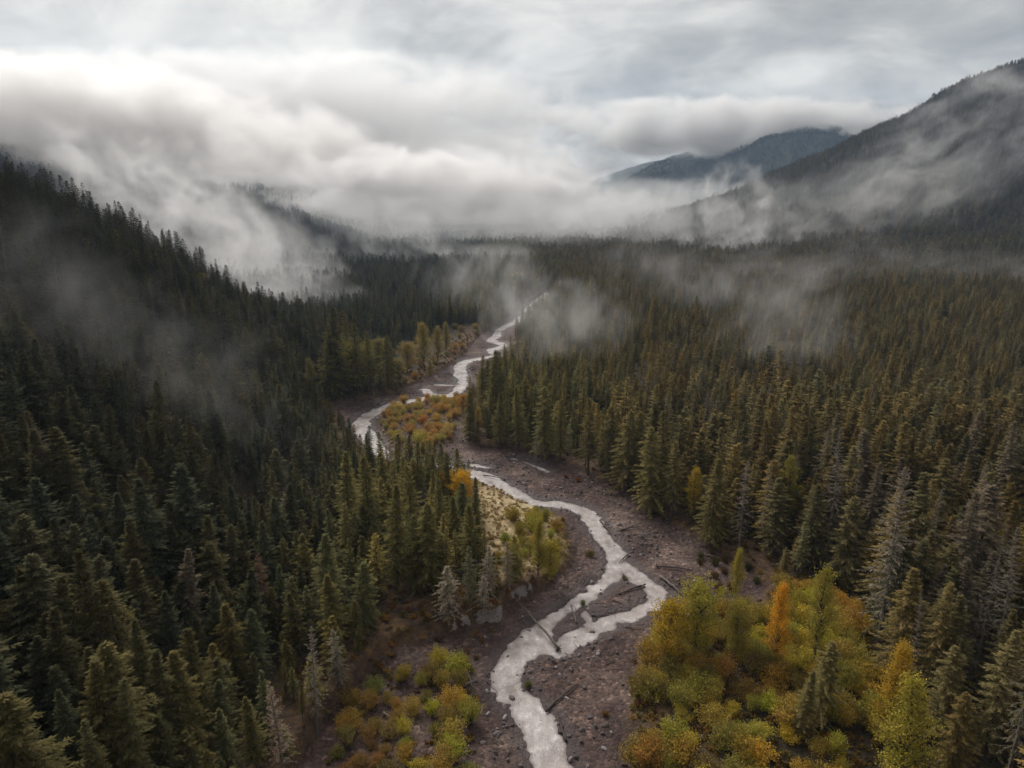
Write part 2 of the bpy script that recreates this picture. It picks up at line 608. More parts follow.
# ------------------------------------------------------------------ scatter through geometry nodes (uncountable stuff)
def scatter(name, sources, pts, scl, rot, idx, tint, kind='stuff', label=None):
    src = bpy.data.collections.new(name + '_sources')
    for i, me in enumerate(sources):
        o = bpy.data.objects.new(f'{name}_source_{i:02d}', me)
        src.objects.link(o)
    me = bpy.data.meshes.new(name)
    n = len(pts)
    me.vertices.add(n)
    me.vertices.foreach_set('co', np.asarray(pts, np.float32).ravel())
    for an, ty, val, key in (('scl', 'FLOAT_VECTOR', scl, 'vector'), ('rot', 'FLOAT_VECTOR', rot, 'vector'), ('tint', 'FLOAT_VECTOR', tint, 'vector'), ('idx', 'INT', idx, 'value')):
        a = me.attributes.new(an, ty, 'POINT')
        a.data.foreach_set(key, np.asarray(val, np.int32 if ty == 'INT' else np.float32).ravel())
    o = link(name, me)
    ng = bpy.data.node_groups.new(name + '_nodes', 'GeometryNodeTree')
    ng.interface.new_socket('Geometry', in_out='INPUT', socket_type='NodeSocketGeometry')
    ng.interface.new_socket('Geometry', in_out='OUTPUT', socket_type='NodeSocketGeometry')
    gi = ng.nodes.new('NodeGroupInput'); go = ng.nodes.new('NodeGroupOutput')
    ci = ng.nodes.new('GeometryNodeCollectionInfo')
    ci.inputs['Collection'].default_value = src
    ci.inputs['Separate Children'].default_value = True
    ci.inputs['Reset Children'].default_value = True
    ip = ng.nodes.new('GeometryNodeInstanceOnPoints')
    ip.inputs['Pick Instance'].default_value = True

    def attr(nm, ty):
        q = ng.nodes.new('GeometryNodeInputNamedAttribute'); q.data_type = ty
        q.inputs['Name'].default_value = nm
        return next(s for s in q.outputs if s.enabled and s.name == 'Attribute')
    ng.links.new(gi.outputs[0], ip.inputs['Points'])
    ng.links.new(ci.outputs[0], ip.inputs['Instance'])
    ng.links.new(attr('idx', 'INT'), ip.inputs['Instance Index'])
    e2r = ng.nodes.new('FunctionNodeEulerToRotation')
    ng.links.new(attr('rot', 'FLOAT_VECTOR'), e2r.inputs[0])
    ng.links.new(e2r.outputs[0], ip.inputs['Rotation'])
    ng.links.new(attr('scl', 'FLOAT_VECTOR'), ip.inputs['Scale'])
    ng.links.new(ip.outputs[0], go.inputs[0])
    md = o.modifiers.new('scatter', 'NODES'); md.node_group = ng
    o['kind'] = kind
    if label:
        o['label'] = label
    return o


# ------------------------------------------------------------------ terrain sheet
def build_terrain():
    ys = np.concatenate([np.linspace(-260, 98, 26), np.arange(100, 330, .5), np.arange(330, 480, .9), 480 * 1.0068 ** np.arange(0, 440)])
    core = np.arange(-52, 52.01, .47)
    k = np.linspace(0, 1, 131)[1:]
    rows = []
    for y in ys:
        W = 1.35 * (max(y, 0) + 260)
        o = 52 + (W - 52) * k ** 2.1
        rows.append(np.concatenate([-o[::-1], core, o]) + xc(np.array([y]))[0])
    X = np.array(rows); Y = np.repeat(ys[:, None], X.shape[1], 1)
    Z = height(X, Y)
    nr, nc = X.shape
    sdC = sdist(X, Y, CORR) + (fbm(X, Y, 9, 3, 3) - .5) * 5.0
    bed = sstep(2.5, -.6, sdC)
    wet = sstep(5.5, .5, channel_sd(X, Y)) * bed
    grass = np.maximum(sstep(3, -6, sdist(X, Y, TERRACE)), 0)
    barm = sstep(3, -4, sdist(X, Y, BAR))
    rust = np.clip(sstep(26, 2, sdC) * sstep(-1, 2, sdC) + sstep(5, -8, sdist(X, Y, BRUSH)) * .8 * (1 - bed) + sstep(5, -5, sdist(X, Y, GULLY)) + .8 * barm, 0, 1)
    me = bpy.data.meshes.new('terrain')
    me.vertices.add(nr * nc)
    me.vertices.foreach_set('co', np.stack([X, Y, Z], -1).astype(np.float32).ravel())
    ii = (np.arange(nr - 1)[:, None] * nc + np.arange(nc - 1)[None, :]).ravel()
    F = np.stack([ii, ii + 1, ii + nc + 1, ii + nc], -1)
    me.loops.add(F.size); me.loops.foreach_set('vertex_index', F.ravel().astype(np.int32))
    me.polygons.add(len(F))
    me.polygons.foreach_set('loop_start', (np.arange(len(F)) * 4).astype(np.int32))
    me.polygons.foreach_set('use_smooth', np.ones(len(F), bool))
    for nm, arr in (('bed', bed), ('wet', wet), ('grass', np.maximum(grass, .7 * barm)), ('rust', rust)):
        a = me.attributes.new(nm, 'FLOAT', 'POINT'); a.data.foreach_set('value', arr.astype(np.float32).ravel())
    me.update(calc_edges=True); me.validate()
    o = link('terrain', me); o['kind'] = 'structure'

    m, nt, out = mat('ground')
    geo = N(nt, 'ShaderNodeNewGeometry')
    pos = geo.outputs['Position']
    A = {k2: N(nt, 'ShaderNodeAttribute', attribute_type='GEOMETRY', attribute_name=k2).outputs['Fac'] for k2 in ('bed', 'wet', 'grass', 'rust')}
    n_big = noise_n(nt, pos, .06, 4, .6); n_mid = noise_n(nt, pos, .35, 5, .65); n_fine = noise_n(nt, pos, 2.2, 4, .7)
    vor = N(nt, 'ShaderNodeTexVoronoi'); vor.inputs['Scale'].default_value = 1.15; nt.links.new(pos, vor.inputs['Vector'])
    vor2 = N(nt, 'ShaderNodeTexVoronoi'); vor2.inputs['Scale'].default_value = .42; nt.links.new(pos, vor2.inputs['Vector'])
    # forest floor
    floor_c = ramp(nt, n_mid, [(.3, (.035, .026, .018)), (.55, (.055, .042, .024)), (.75, (.07, .062, .030))])
    rust_c = ramp(nt, n_mid, [(.28, (.060, .040, .032)), (.5, (.115, .068, .040)), (.72, (.21, .125, .05))])
    c = mix(nt, floor_c, rust_c, math_n(nt, 'MULTIPLY', A['rust'], math_n(nt, 'MULTIPLY_ADD', n_mid, 1.6, .05, True)))
    grass_c = ramp(nt, n_mid, [(.3, (.22, .13, .075)), (.48, (.42, .31, .17)), (.7, (.58, .47, .29))])
    c = mix(nt, c, grass_c, A['grass'])
    # gravel, in purple-brown cobbles with paler stones among them
    base = ramp(nt, n_big, [(.30, (.056, .035, .031)), (.44, (.100, .064, .055)), (.55, (.130, .086, .073)), (.68, (.225, .158, .134))])
    stone = ramp(nt, N(nt, 'ShaderNodeSeparateColor').outputs[0], [(0, (.5, .5, .5)), (1, (1, 1, 1))])
    sep = stone.node.inputs[0].links[0].from_node
    nt.links.new(vor.outputs['Color'], sep.inputs[0])
    stone_c = ramp(nt, sep.outputs[0], [(0, (.55, .55, .56)), (.6, (.92, .92, .92)), (.9, (1.15, 1.13, 1.1)), (1, (1.9, 1.85, 1.8))])
    bedc = mix(nt, base, stone_c, 1.0, 'MULTIPLY')
    bedc = mix(nt, bedc, ramp(nt, n_fine, [(.3, (.7, .7, .7)), (.7, (1.25, 1.25, 1.25))]), 1.0, 'MULTIPLY')
    bedc = mix(nt, bedc, (.070, .054, .054), math_n(nt, 'MULTIPLY', A['wet'], .7))
    c = mix(nt, c, bedc, A['bed'])
    # bare grey silt where the bank has been cut steep
    sepn = N(nt, 'ShaderNodeSeparateXYZ'); nt.links.new(geo.outputs['True Normal'], sepn.inputs[0])
    steep = math_n(nt, 'SUBTRACT', 1.0, sepn.outputs[2])
    sm = N(nt, 'ShaderNodeMapRange'); sm.inputs[1].default_value = .34; sm.inputs[2].default_value = .46
    nt.links.new(steep, sm.inputs[0])
    dist = N(nt, 'ShaderNodeVectorMath', operation='LENGTH'); nt.links.new(pos, dist.inputs[0])
    near = N(nt, 'ShaderNodeMapRange'); near.inputs[1].default_value = 330; near.inputs[2].default_value = 260
    nt.links.new(dist.outputs['Value'], near.inputs[0])
    sel = None
    for u_, v_, r_ in ((494, 631, 5.5), (517, 598, 4.2), (466, 640, 4.)):
        gx_, gy_ = plane(u_, v_)
        q = N(nt, 'ShaderNodeVectorMath', operation='DISTANCE'); nt.links.new(pos, q.inputs[0]); q.inputs[1].default_value = (gx_, gy_, 3.6)
        g_ = math_n(nt, 'GREATER_THAN', math_n(nt, 'MULTIPLY_ADD', n_mid, 9.0, r_ - 4.5), q.outputs['Value'])
        spz = N(nt, 'ShaderNodeSeparateXYZ'); nt.links.new(pos, spz.inputs[0])
        g_ = math_n(nt, 'MULTIPLY', g_, math_n(nt, 'COMPARE', math_n(nt, 'ADD', spz.outputs[2], math_n(nt, 'MULTIPLY', n_mid, 3.0)), 5.2, 1.5))
        sel = g_ if sel is None else math_n(nt, 'MAXIMUM', sel, g_)
    silt = ramp(nt, n_mid, [(.3, (.20, .17, .165)), (.7, (.36, .32, .31))])
    silt = mix(nt, silt, ramp(nt, n_fine, [(.3, (.55, .55, .55)), (.7, (1.2, 1.2, 1.2))]), 1.0, 'MULTIPLY')
    c = mix(nt, c, silt, math_n(nt, 'MULTIPLY', math_n(nt, 'MULTIPLY', sm.outputs[0], near.outputs[0]), sel))
    # wooded mountainsides too far off for single trees
    fl = N(nt, 'ShaderNodeMapRange'); fl.inputs[1].default_value = 2300; fl.inputs[2].default_value = 3000
    nt.links.new(dist.outputs['Value'], fl.inputs[0])
    farc = ramp(nt, noise_n(nt, pos, .02, 6, .7), [(.35, (.018, .022, .015)), (.65, (.05, .054, .03))])
    c = mix(nt, c, farc, fl.outputs[0])
    p = N(nt, 'ShaderNodeBsdfPrincipled'); p.inputs['Specular IOR Level'].default_value = .25
    nt.links.new(c, p.inputs['Base Color'])
    rg = math_n(nt, 'MULTIPLY_ADD', A['wet'], -.4, .92); nt.links.new(rg, p.inputs['Roughness'])
    hgt = math_n(nt, 'ADD', math_n(nt, 'MULTIPLY', vor.outputs['Distance'], -.8), math_n(nt, 'ADD', n_fine, math_n(nt, 'MULTIPLY', vor2.outputs['Distance'], -.6)))
    b = N(nt, 'ShaderNodeBump'); b.inputs['Distance'].default_value = .45; b.inputs['Strength'].default_value = .9
    nt.links.new(hgt, b.inputs['Height']); nt.links.new(b.outputs[0], p.inputs['Normal'])
    nt.links.new(p.outputs[0], out.inputs[0])
    me.materials.append(m)
    return o


WATER_Z = -.34


def build_river():
    ys = np.concatenate([np.arange(80, 330, .6), np.arange(330, 520, 1.2), 520 * 1.006 ** np.arange(0, 96)])
    off = np.arange(-66, 66.01, .8)
    Xr = xc(ys)[:, None] + off[None, :]; Yr = np.repeat(ys[:, None], len(off), 1)
    D = WATER_Z - height(Xr, Yr, False)
    nr, nc = Xr.shape
    wetv = D > -.45
    ii = (np.arange(nr - 1)[:, None] * nc + np.arange(nc - 1)[None, :]).ravel()
    F = np.stack([ii, ii + 1, ii + nc + 1, ii + nc], -1)
    F = F[wetv.ravel()[F].any(1)]
    used = np.unique(F); remap = np.full(nr * nc, -1); remap[used] = np.arange(len(used)); F = remap[F]
    co = np.stack([Xr, Yr, np.full(Xr.shape, WATER_Z)], -1).reshape(-1, 3)[used]
    me = bpy.data.meshes.new('river')
    me.from_pydata(co.tolist(), [], F.tolist())
    at_ = me.attributes.new('depth', 'FLOAT', 'POINT'); at_.data.foreach_set('value', D.ravel()[used].astype(np.float32))
    o = link('river', me); o['kind'] = 'structure'
    m, nt, out = mat('silty_water')
    geo = N(nt, 'ShaderNodeNewGeometry')
    dep = N(nt, 'ShaderNodeAttribute', attribute_type='GEOMETRY', attribute_name='depth').outputs['Fac']
    mp = N(nt, 'ShaderNodeMapping'); mp.inputs['Scale'].default_value = (1, .72, 1); mp.inputs['Rotation'].default_value = (0, 0, .5)
    nt.links.new(geo.outputs['Position'], mp.inputs[0])
    n1 = noise_n(nt, mp.outputs[0], .42, 4, .55, .5); n2 = noise_n(nt, mp.outputs[0], 2.3, 4, .65, .6); n3 = noise_n(nt, geo.outputs['Position'], .10, 3, .5)
    f = math_n(nt, 'ADD', math_n(nt, 'MULTIPLY', n1, .5), math_n(nt, 'ADD', math_n(nt, 'MULTIPLY', n2, .34), math_n(nt, 'MULTIPLY', n3, .22)))
    c = ramp(nt, f, [(.40, (.28, .235, .222)), (.50, (.37, .322, .308)), (.58, (.455, .405, .392)), (.68, (.68, .635, .625))])
    sh = ramp(nt, math_n(nt, 'ADD', dep, math_n(nt, 'MULTIPLY_ADD', n2, .5, -.25)), [(.0, (.1, .1, .1)), (.42, (1, 1, 1))])
    c = mix(nt, (.17, .130, .118), c, sh)
    p = N(nt, 'ShaderNodeBsdfPrincipled'); p.inputs['Roughness'].default_value = .38
    p.inputs['IOR'].default_value = 1.33
    nt.links.new(c, p.inputs['Base Color'])
    h = math_n(nt, 'ADD', n1, math_n(nt, 'MULTIPLY', n2, .35))
    b = N(nt, 'ShaderNodeBump'); b.inputs['Distance'].default_value = .22; b.inputs['Strength'].default_value = .7
    nt.links.new(h, b.inputs['Height']); nt.links.new(b.outputs[0], p.inputs['Normal'])
    nt.links.new(p.outputs[0], out.inputs[0])
    me.materials.append(m)
    return o


build_terrain()
build_river()

# ------------------------------------------------------------------ plant prototypes
# near trees, with parts
con = []
for i, kw in enumerate([
    dict(H=32, R=5.3, base=.10, nb=210, steps=14, tw=1.25, width=.27, sag=.42, power=.66),
    dict(H=34, R=4.9, base=.16, nb=210, steps=13, tw=1.2, width=.27, sag=.30, power=.72),
    dict(H=29, R=5.7, base=.07, nb=190, steps=15, tw=1.3, width=.28, sag=.50, power=.62),
    dict(H=36, R=4.8, base=.24, nb=190, steps=13, tw=1.2, width=.26, sag=.36, gap=.07, power=.68),
    dict(H=31, R=4.4, base=.14, nb=200, steps=12, tw=1.15, width=.27, sag=.34, power=.8),
]):
    cr, tr = gen_conifer(100 + i, **kw)
    con.append((make_thing('conifer', [('trunk', tr.mesh('conifer_trunk', [M_BARK], True)), ('crown', cr.mesh('conifer_crown', [M_NEEDLE]))]), kw['H'], kw['base']))
snag = []
for i, kw in enumerate([
    dict(H=40, R=5.2, base=.18, nb=190, steps=11, tw=1.0, width=.2, gap=.24, sag=.32, power=.62, bare=True),
    dict(H=38, R=4.2, base=.24, nb=160, steps=9, tw=.95, width=.19, gap=.32, sag=.28, power=.65, bare=True),
    dict(H=22, R=4.0, base=.10, nb=140, steps=11, tw=1.0, width=.23, gap=.15, sag=.55, power=.6, bare=True),
]):
    cr, tr = gen_conifer(200 + i, **kw)
    snag.append((make_thing('dead_conifer', [('trunk', tr.mesh('dead_trunk', [M_GREYWOOD], True)), ('crown', cr.mesh('lichen_crown', [M_NEEDLE]))]), kw['H']))
pop = []
for i, kw in enumerate([
    dict(H=14, R=3.0, n_limb=120, per=100, size=.17, columnar=.7, cone=1.0, clear=.08),
    dict(H=11, R=3.2, n_limb=90, per=110, size=.21, columnar=.5, clear=.1),
    dict(H=17, R=2.7, n_limb=90, per=90, size=.22, columnar=.6, clear=.2, cone=.3),
    dict(H=9, R=3.4, n_limb=84, per=100, size=.2, columnar=.4, clear=.06),
]):
    cr, tr = gen_broadleaf(300 + i, **kw)
    pop.append((make_thing('autumn_tree', [('trunk', tr.mesh('autumn_trunk', [M_DARKWOOD], True)), ('crown', cr.mesh('autumn_crown', [M_LEAF]))]), kw['H']))
shr = []
for i, kw in enumerate([
    dict(H=4.0, R=2.6, stems=34, per=84, size=.19), dict(H=3.2, R=2.8, stems=34, per=81, size=.19), dict(H=4.8, R=2.3, stems=32, per=90, size=.19), dict(H=2.0, R=1.8, stems=20, per=34, size=.2),
]):
    cr, tr = gen_shrub(400 + i, **kw)
    shr.append((make_thing('shrub', [('stems', tr.mesh('shrub_stems', [M_DARKWOOD])), ('crown', cr.mesh('shrub_crown', [M_LEAF]))]), kw['H']))

# ------------------------------------------------------------------ hand placed plants
TAKEN = []   # x, y, radius


def put(kindlist, i, u, v, h_px, tint, label, cat, group, wide=1.0, tilt=(0, 0)):
    """stand a plant with its foot at photo spot (u, v) and about h_px tall"""
    x, y, z = at(u, v)
    _, _, dep = project(x, y, z)
    proto, H = kindlist[i][0], kindlist[i][1]
    want = h_px * dep / F_PX / math.cos(math.atan2(CAM_H - z, math.hypot(x, y)))
    s = want / H
    TAKEN.append((x, y, 1.6 + H * s * .05))
    return place(proto, x, y, z - .1, random.uniform(0, 6.28), (s * wide, s * wide, s), tint, label, cat, group, tilt)


YEL = (.36, .235, .028); ORG = (.46, .20, .024); LIME = (.26, .22, .035); OLV = (.155, .135, .035); RUST = (.24, .105, .028); TAN = (.26, .20, .10); PALE = (.30, .25, .17)
G_AUT = 'autumn trees along the river'
put(pop, 0, 773, 668, 84, (.76, .42, .04), 'bright orange columnar tree, the most orange one, in the right bank thicket', 'tree', G_AUT, .72)
put(pop, 2, 812, 672, 100, (0.360, 0.310, 0.059), 'tall thin yellow-green tree just right of the bright orange tree', 'tree', G_AUT, .8)
put(pop, 0, 888, 748, 100, (0.519, 0.339, 0.043), 'golden pointed tree standing behind a yellow-green one near the bottom right', 'tree', G_AUT, .95)
put(pop, 0, 893, 800, 118, (0.418, 0.355, 0.058), 'yellow-green pointed tree in front of a golden one at the bottom edge', 'tree', G_AUT, 1.0)
put(pop, 1, 693, 660, 74, (0.389, 0.339, 0.060), 'lime yellow rounded tree nearest the gravel, on the right bank point', 'tree', G_AUT, .9)
put(pop, 3, 668, 668, 62, (0.519, 0.363, 0.047), 'bright yellow bushy tree overhanging the right bank gravel', 'tree', G_AUT, .8)
put(pop, 1, 735, 662, 58, (0.360, 0.302, 0.060), 'olive yellow tree left of the bright orange tree', 'tree', G_AUT, .8)
put(pop, 0, 735, 600, 52, (0.433, 0.363, 0.060), 'small thin yellow tree alone at the edge of the gravel bay', 'tree', G_AUT, .7)
put(pop, 2, 692, 522, 56, (0.519, 0.378, 0.047), 'bright yellow drooping tree against the dark conifers above the gravel', 'tree', G_AUT, .9)
put(pop, 2, 783, 540, 84, (0.303, 0.264, 0.054), 'tall yellow-green tree rising between grey conifers on the right bank', 'tree', G_AUT, .75)
put(pop, 1, 463, 510, 38, (0.721, 0.438, 0.041), 'golden orange tree behind a dark spruce on the left bank', 'tree', G_AUT, 1.0)
put(pop, 3, 443, 500, 28, (0.692, 0.438, 0.043), 'small golden tree between two spruces by the upper bend', 'tree', G_AUT, .9)
put(pop, 0, 538, 578, 58, (0.360, 0.302, 0.058), 'yellow-green tree in the middle of the grassy terrace', 'tree', G_AUT, .8)
put(pop, 3, 550, 580, 36, (0.433, 0.363, 0.054), 'bright yellow-green bush tree at the terrace tip above the river', 'tree', G_AUT, .9)
put(pop, 3, 514, 582, 34, (0.288, 0.249, 0.060), 'dull olive bush tree at the left of the grassy terrace', 'tree', G_AUT, .9)
for u, v, hp, w, t in ((352, 388, 46, 1.0, (0.227, 0.205, 0.060)), (424, 366, 46, 1.25, (0.375, 0.302, 0.092)), (438, 362, 38, 1., (0.346, 0.272, 0.092)), (408, 372, 30, 1., (0.360, 0.272, 0.084)), (398, 382, 24, 1.1, (0.317, 0.257, 0.084)),
                        (380, 372, 34, 1., (0.274, 0.227, 0.084)), (366, 378, 34, .9, (0.231, 0.211, 0.076)), (446, 352, 32, .9, (0.317, 0.264, 0.101)), (430, 378, 20, 1.2, (0.375, 0.287, 0.101)), (560, 296, 16, 1.1, (0.490, 0.302, 0.101)),
                        (518, 290, 18, 1.2, (0.389, 0.302, 0.134)), (528, 286, 15, 1.1, (0.346, 0.272, 0.118)), (312, 400, 44, .9, (0.245, 0.211, 0.084)), (598, 404, 22, .8, (0.375, 0.287, 0.084)), (478, 432, 26, 1.0, (0.490, 0.332, 0.084)),
                        (463, 412, 18, 1., (0.577, 0.348, 0.067)), (346, 362, 26, .9, (0.288, 0.242, 0.084)), (512, 300, 14, 1., (0.360, 0.272, 0.101))):
    x, y, z = at(u, v)
    put(pop, random.choice((1, 3, 0)), u, v, hp, t, f'yellowing tree of the far river bank, {where(x, y, z + 4)}', 'tree', G_AUT, w)

G_DEAD = 'grey lichen hung conifers'
for i, u, v, hp, w, t, lb in (
    (0, 878, 645, 158, 1.05, (.23, .19, .14), 'tallest silver grey conifer with bare lichen hung boughs, right forest edge'),
    (0, 962, 600, 128, .9, (.20, .155, .115), 'brown grey conifer with spiky bare top, right of the tallest silver one'),
    (1, 922, 610, 118, .8, (.15, .125, .09), 'slim grey conifer between the two broad silver grey ones'),
    (1, 738, 560, 92, .95, (.24, .19, .15), 'pinkish grey dead conifer standing behind the small thin yellow tree'),
    (1, 762, 548, 78, .9, (.19, .155, .115), 'thin grey dead conifer left of a tall yellow-green tree'),
    (0, 828, 552, 118, .8, (.19, .16, .125), 'grey white streaked conifer standing behind the bright orange tree'),
    (1, 846, 560, 92, .7, (.17, .14, .11), 'narrow grey conifer just right of the white streaked one'),
    (0, 990, 690, 150, .8, (.17, .145, .10), 'half bare conifer with long thin trunk near the right edge'),
    (1, 906, 720, 116, .55, (.17, .14, .10), 'spindly bare pole tree right of the golden pointed tree'),
    (2, 448, 626, 52, 1.35, (.30, .25, .17), 'pale mossy broad tree on the left terrace above the cut bank'),
    (2, 483, 618, 34, 1.5, (.30, .25, .18), 'small pale weeping tree right at the cut bank edge'),
    (2, 488, 600, 48, 1.1, (.24, .20, .14), 'grey mossy tree behind the small pale weeping one'),
    (2, 508, 590, 44, 1.1, (.26, .205, .13), 'tan grey tree beside the grassy terrace shrubs'),
    (2, 470, 604, 52, 1., (.15, .14, .07), 'greenish mossy tree between the pale trees on the terrace'),
    (1, 268, 640, 78, 1.2, (.135, .062, .04), 'rusty red dead conifer alone among green ones on the left'),
    (1, 318, 738, 96, .8, (.23, .19, .14), 'bare pale double trunk snag at the lower left forest edge'),
    (1, 286, 790, 92, 1.1, (.24, .17, .12), 'pinkish tan dead conifer at the bottom edge, left of the brush'),
    (1, 536, 470, 44, .9, (.19, .16, .12), 'small grey snag at the conifer edge beyond the gravel'),
    (1, 585, 468, 54, .9, (.20, .17, .125), 'grey dead conifer among green ones beyond the upper gravel'),
    (1, 1003, 800, 190, .8, (.13, .11, .06), 'tall dark bare-trunked tree at the bottom right corner'),
    (1, 976, 668, 130, .6, (.14, .115, .075), 'thin dark leaning pole tree beside the half bare conifer'),
    (2, 340, 690, 52, 1.0, (.22, .19, .13), 'pale mossy tree on the bank edge of the lower left forest')):
    put(snag, i, u, v, hp, t, lb, 'tree', G_DEAD, w, (random.uniform(-.04, .04), random.uniform(-.04, .04)))

# conifers whose place the photo fixes
FIXED = [(415, 560, 88), (398, 590, 96), (440, 545, 62), (470, 575, 66), (455, 560, 60), (436, 520, 48), (418, 500, 58), (372, 560, 98), (476, 540, 46), (428, 590, 80), (385, 530, 70), (405, 520, 62), (350, 540, 86),
         (496, 420, 68), (482, 405, 50), (588, 476, 74), (625, 492, 78), (560, 462, 60), (650, 512, 80), (610, 470, 62), (672, 520, 74), (518, 446, 58), (470, 440, 48), (500, 448, 54), (545, 456, 66), (640, 486, 72),
         (340, 398, 88), (358, 396, 70), (372, 394, 62), (388, 388, 52), (350, 382, 66), (332, 400, 64), (392, 384, 38), (710, 548, 84), (660, 500, 86), (820, 720, 70), (800, 740, 64), (455, 505, 34), (445, 498, 36), (476, 522, 44)]
CON_FIXED = []
for u, v, hp in FIXED:
    x, y, z = at(u, v)
    _, _, dep = project(x, y, z)
    CON_FIXED.append((x, y, z, hp * dep / F_PX / math.cos(math.atan2(CAM_H - z, math.hypot(x, y)))))
    TAKEN.append((x, y, 2.4))

# shrubs
G_SHRUB = 'autumn shrubs beside the river'
SH = []
BAR_T = [(.52, .385, .11), (.47, .36, .12), (.56, .41, .11), (.46, .325, .10), (.40, .32, .11), (.50, .34, .09)]


def fill(poly, n, tints, smin, smax, dmin, seed, lab, place_word):
    r = random.Random(seed)
    xs = [p[0] for p in poly]; ys = [p[1] for p in poly]
    got = []
    tries = 0
    while len(got) < n and tries < 6000:
        tries += 1
        x, y = r.uniform(min(xs), max(xs)), r.uniform(min(ys), max(ys))
        if not inside(np.array(x), np.array(y), poly) or y < 100:
            continue
        if any((x - a) ** 2 + (y - b) ** 2 < dmin ** 2 for a, b in got):
            continue
        if channel_sd(np.array([x]), np.array([y]))[0] < 1.5:
            continue
        got.append((x, y))
    for x, y in got:
        z = hz(x, y)
        SH.append((x, y, z, r.choice((0, 1, 2, 0, 1)), r.uniform(smin, smax), r.choice(tints), lab, place_word))


THK_T = [(.45, .36, .066), (.39, .32, .068), (.53, .41, .060), (.30, .235, .058), (.40, .30, .058), (.41, .27, .052), (.58, .45, .058), (.26, .20, .055), (.43, .35, .066)]
fill(THICKET, 150, THK_T, 1.0, 1.85, 2.5, 1, 'in the right bank thicket', '')
fill(BAR, 80, BAR_T, .8, 1.5, 3.3, 2, 'on the low bar inside the upper bend', '')
fill(P((395, 690), (420, 668), (470, 660), (488, 680), (472, 720), (474, 790), (440, 800), (405, 768)), 26, THK_T, .8, 1.5, 2.6, 3, 'in the brush left of the stream', '')
fill(P((325, 790), (350, 705), (400, 668), (405, 700), (395, 790)), 24, [(.42, .26, .06), (.36, .22, .05), (.30, .21, .06), (.30, .25, .07), (.22, .16, .06)], .6, 1.2, 2.4, 4, 'on the brown slope beside the brush', '')
fill(P((500, 580), (512, 530), (535, 520), (560, 540), (562, 570), (530, 582)), 22, [(.34, .28, .045), (.28, .235, .045), (.42, .35, .07)], .8, 1.5, 2.2, 5, 'on the grassy terrace', '')
fill(FARLEFT, 26, [(.42, .30, .09), (.35, .27, .08), (.30, .23, .08)], .9, 1.5, 5, 6, 'on the far bank clearing', '')
fill(P((690, 560), (720, 552), (760, 580), (762, 600), (720, 600)), 12, [(.10, .085, .03), (.13, .10, .03), (.15, .085, .03)], .5, .9, 3, 8, 'at the back of the gravel bay', '')
fill(P((770, 600), (840, 590), (900, 660), (930, 768), (985, 800), (880, 690)), 26, [(.13, .085, .03), (.15, .10, .03), (.11, .085, .03)], .6, 1.1, 3.2, 9, 'under the grey conifers', '')
fill(P((395, 640), (440, 632), (500, 622), (512, 604), (540, 590), (500, 600), (450, 622), (400, 630)), 20, [(.26, .11, .028), (.22, .105, .03), (.16, .12, .04)], .35, .6, 2.4, 10, 'atop the cut bank', '')
for u, v, s, t, lb in ((528, 688, .55, (.17, .14, .04), 'on the islet edge beside the lower stream'), (583, 606, .5, (.17, .145, .05), 'between the two braids of the stream'), (590, 557, .75, (.19, .16, .045), 'on the gravel left of the upper stream'),
                       (624, 580, .4, (.17, .14, .045), 'at the head of the braid islet'), (605, 718, .45, (.24, .13, .035), 'alone on the near right gravel'), (578, 482, .6, (.26, .12, .03), 'alone on the far gravel bank'), (566, 478, .5, (.24, .11, .03), 'beside the lone far gravel shrub'),
                       (748, 538, .5, (.14, .11, .03), 'by the dark tree line'), (470, 672, .6, (.24, .2, .06), 'at the left edge of the near stream'), (262, 470, .5, (.2, .15, .05), 'in the left forest gap')):
    x, y, z = at(u, v)
    SH.append((x, y, z, 1, s, t, lb, ''))
HUES = lambda t: ('orange brown' if t[0] > 1.9 * t[1] else 'rust brown' if t[0] > 1.55 * t[1] else 'golden' if t[0] > .25 else 'yellow-green' if t[0] > .19 else 'dull olive')
for x, y, z, i, s, t, lb, _ in SH:
    TAKEN.append((x, y, 1.3 * s))
    u, v, dep = project(x, y, z)
    if not (-60 < u < 1084 and v < 830):
        continue
    jit = [c * random.uniform(.85, 1.15) for c in t]
    place(shr[i][0], x, y, z - .05, random.uniform(0, 6.28), (s * random.uniform(.85, 1.15), s * random.uniform(.85, 1.15), s), jit,
          f'{HUES(t)} shrub {lb}, {where(x, y, z + 1)}', 'shrub', G_SHRUB)

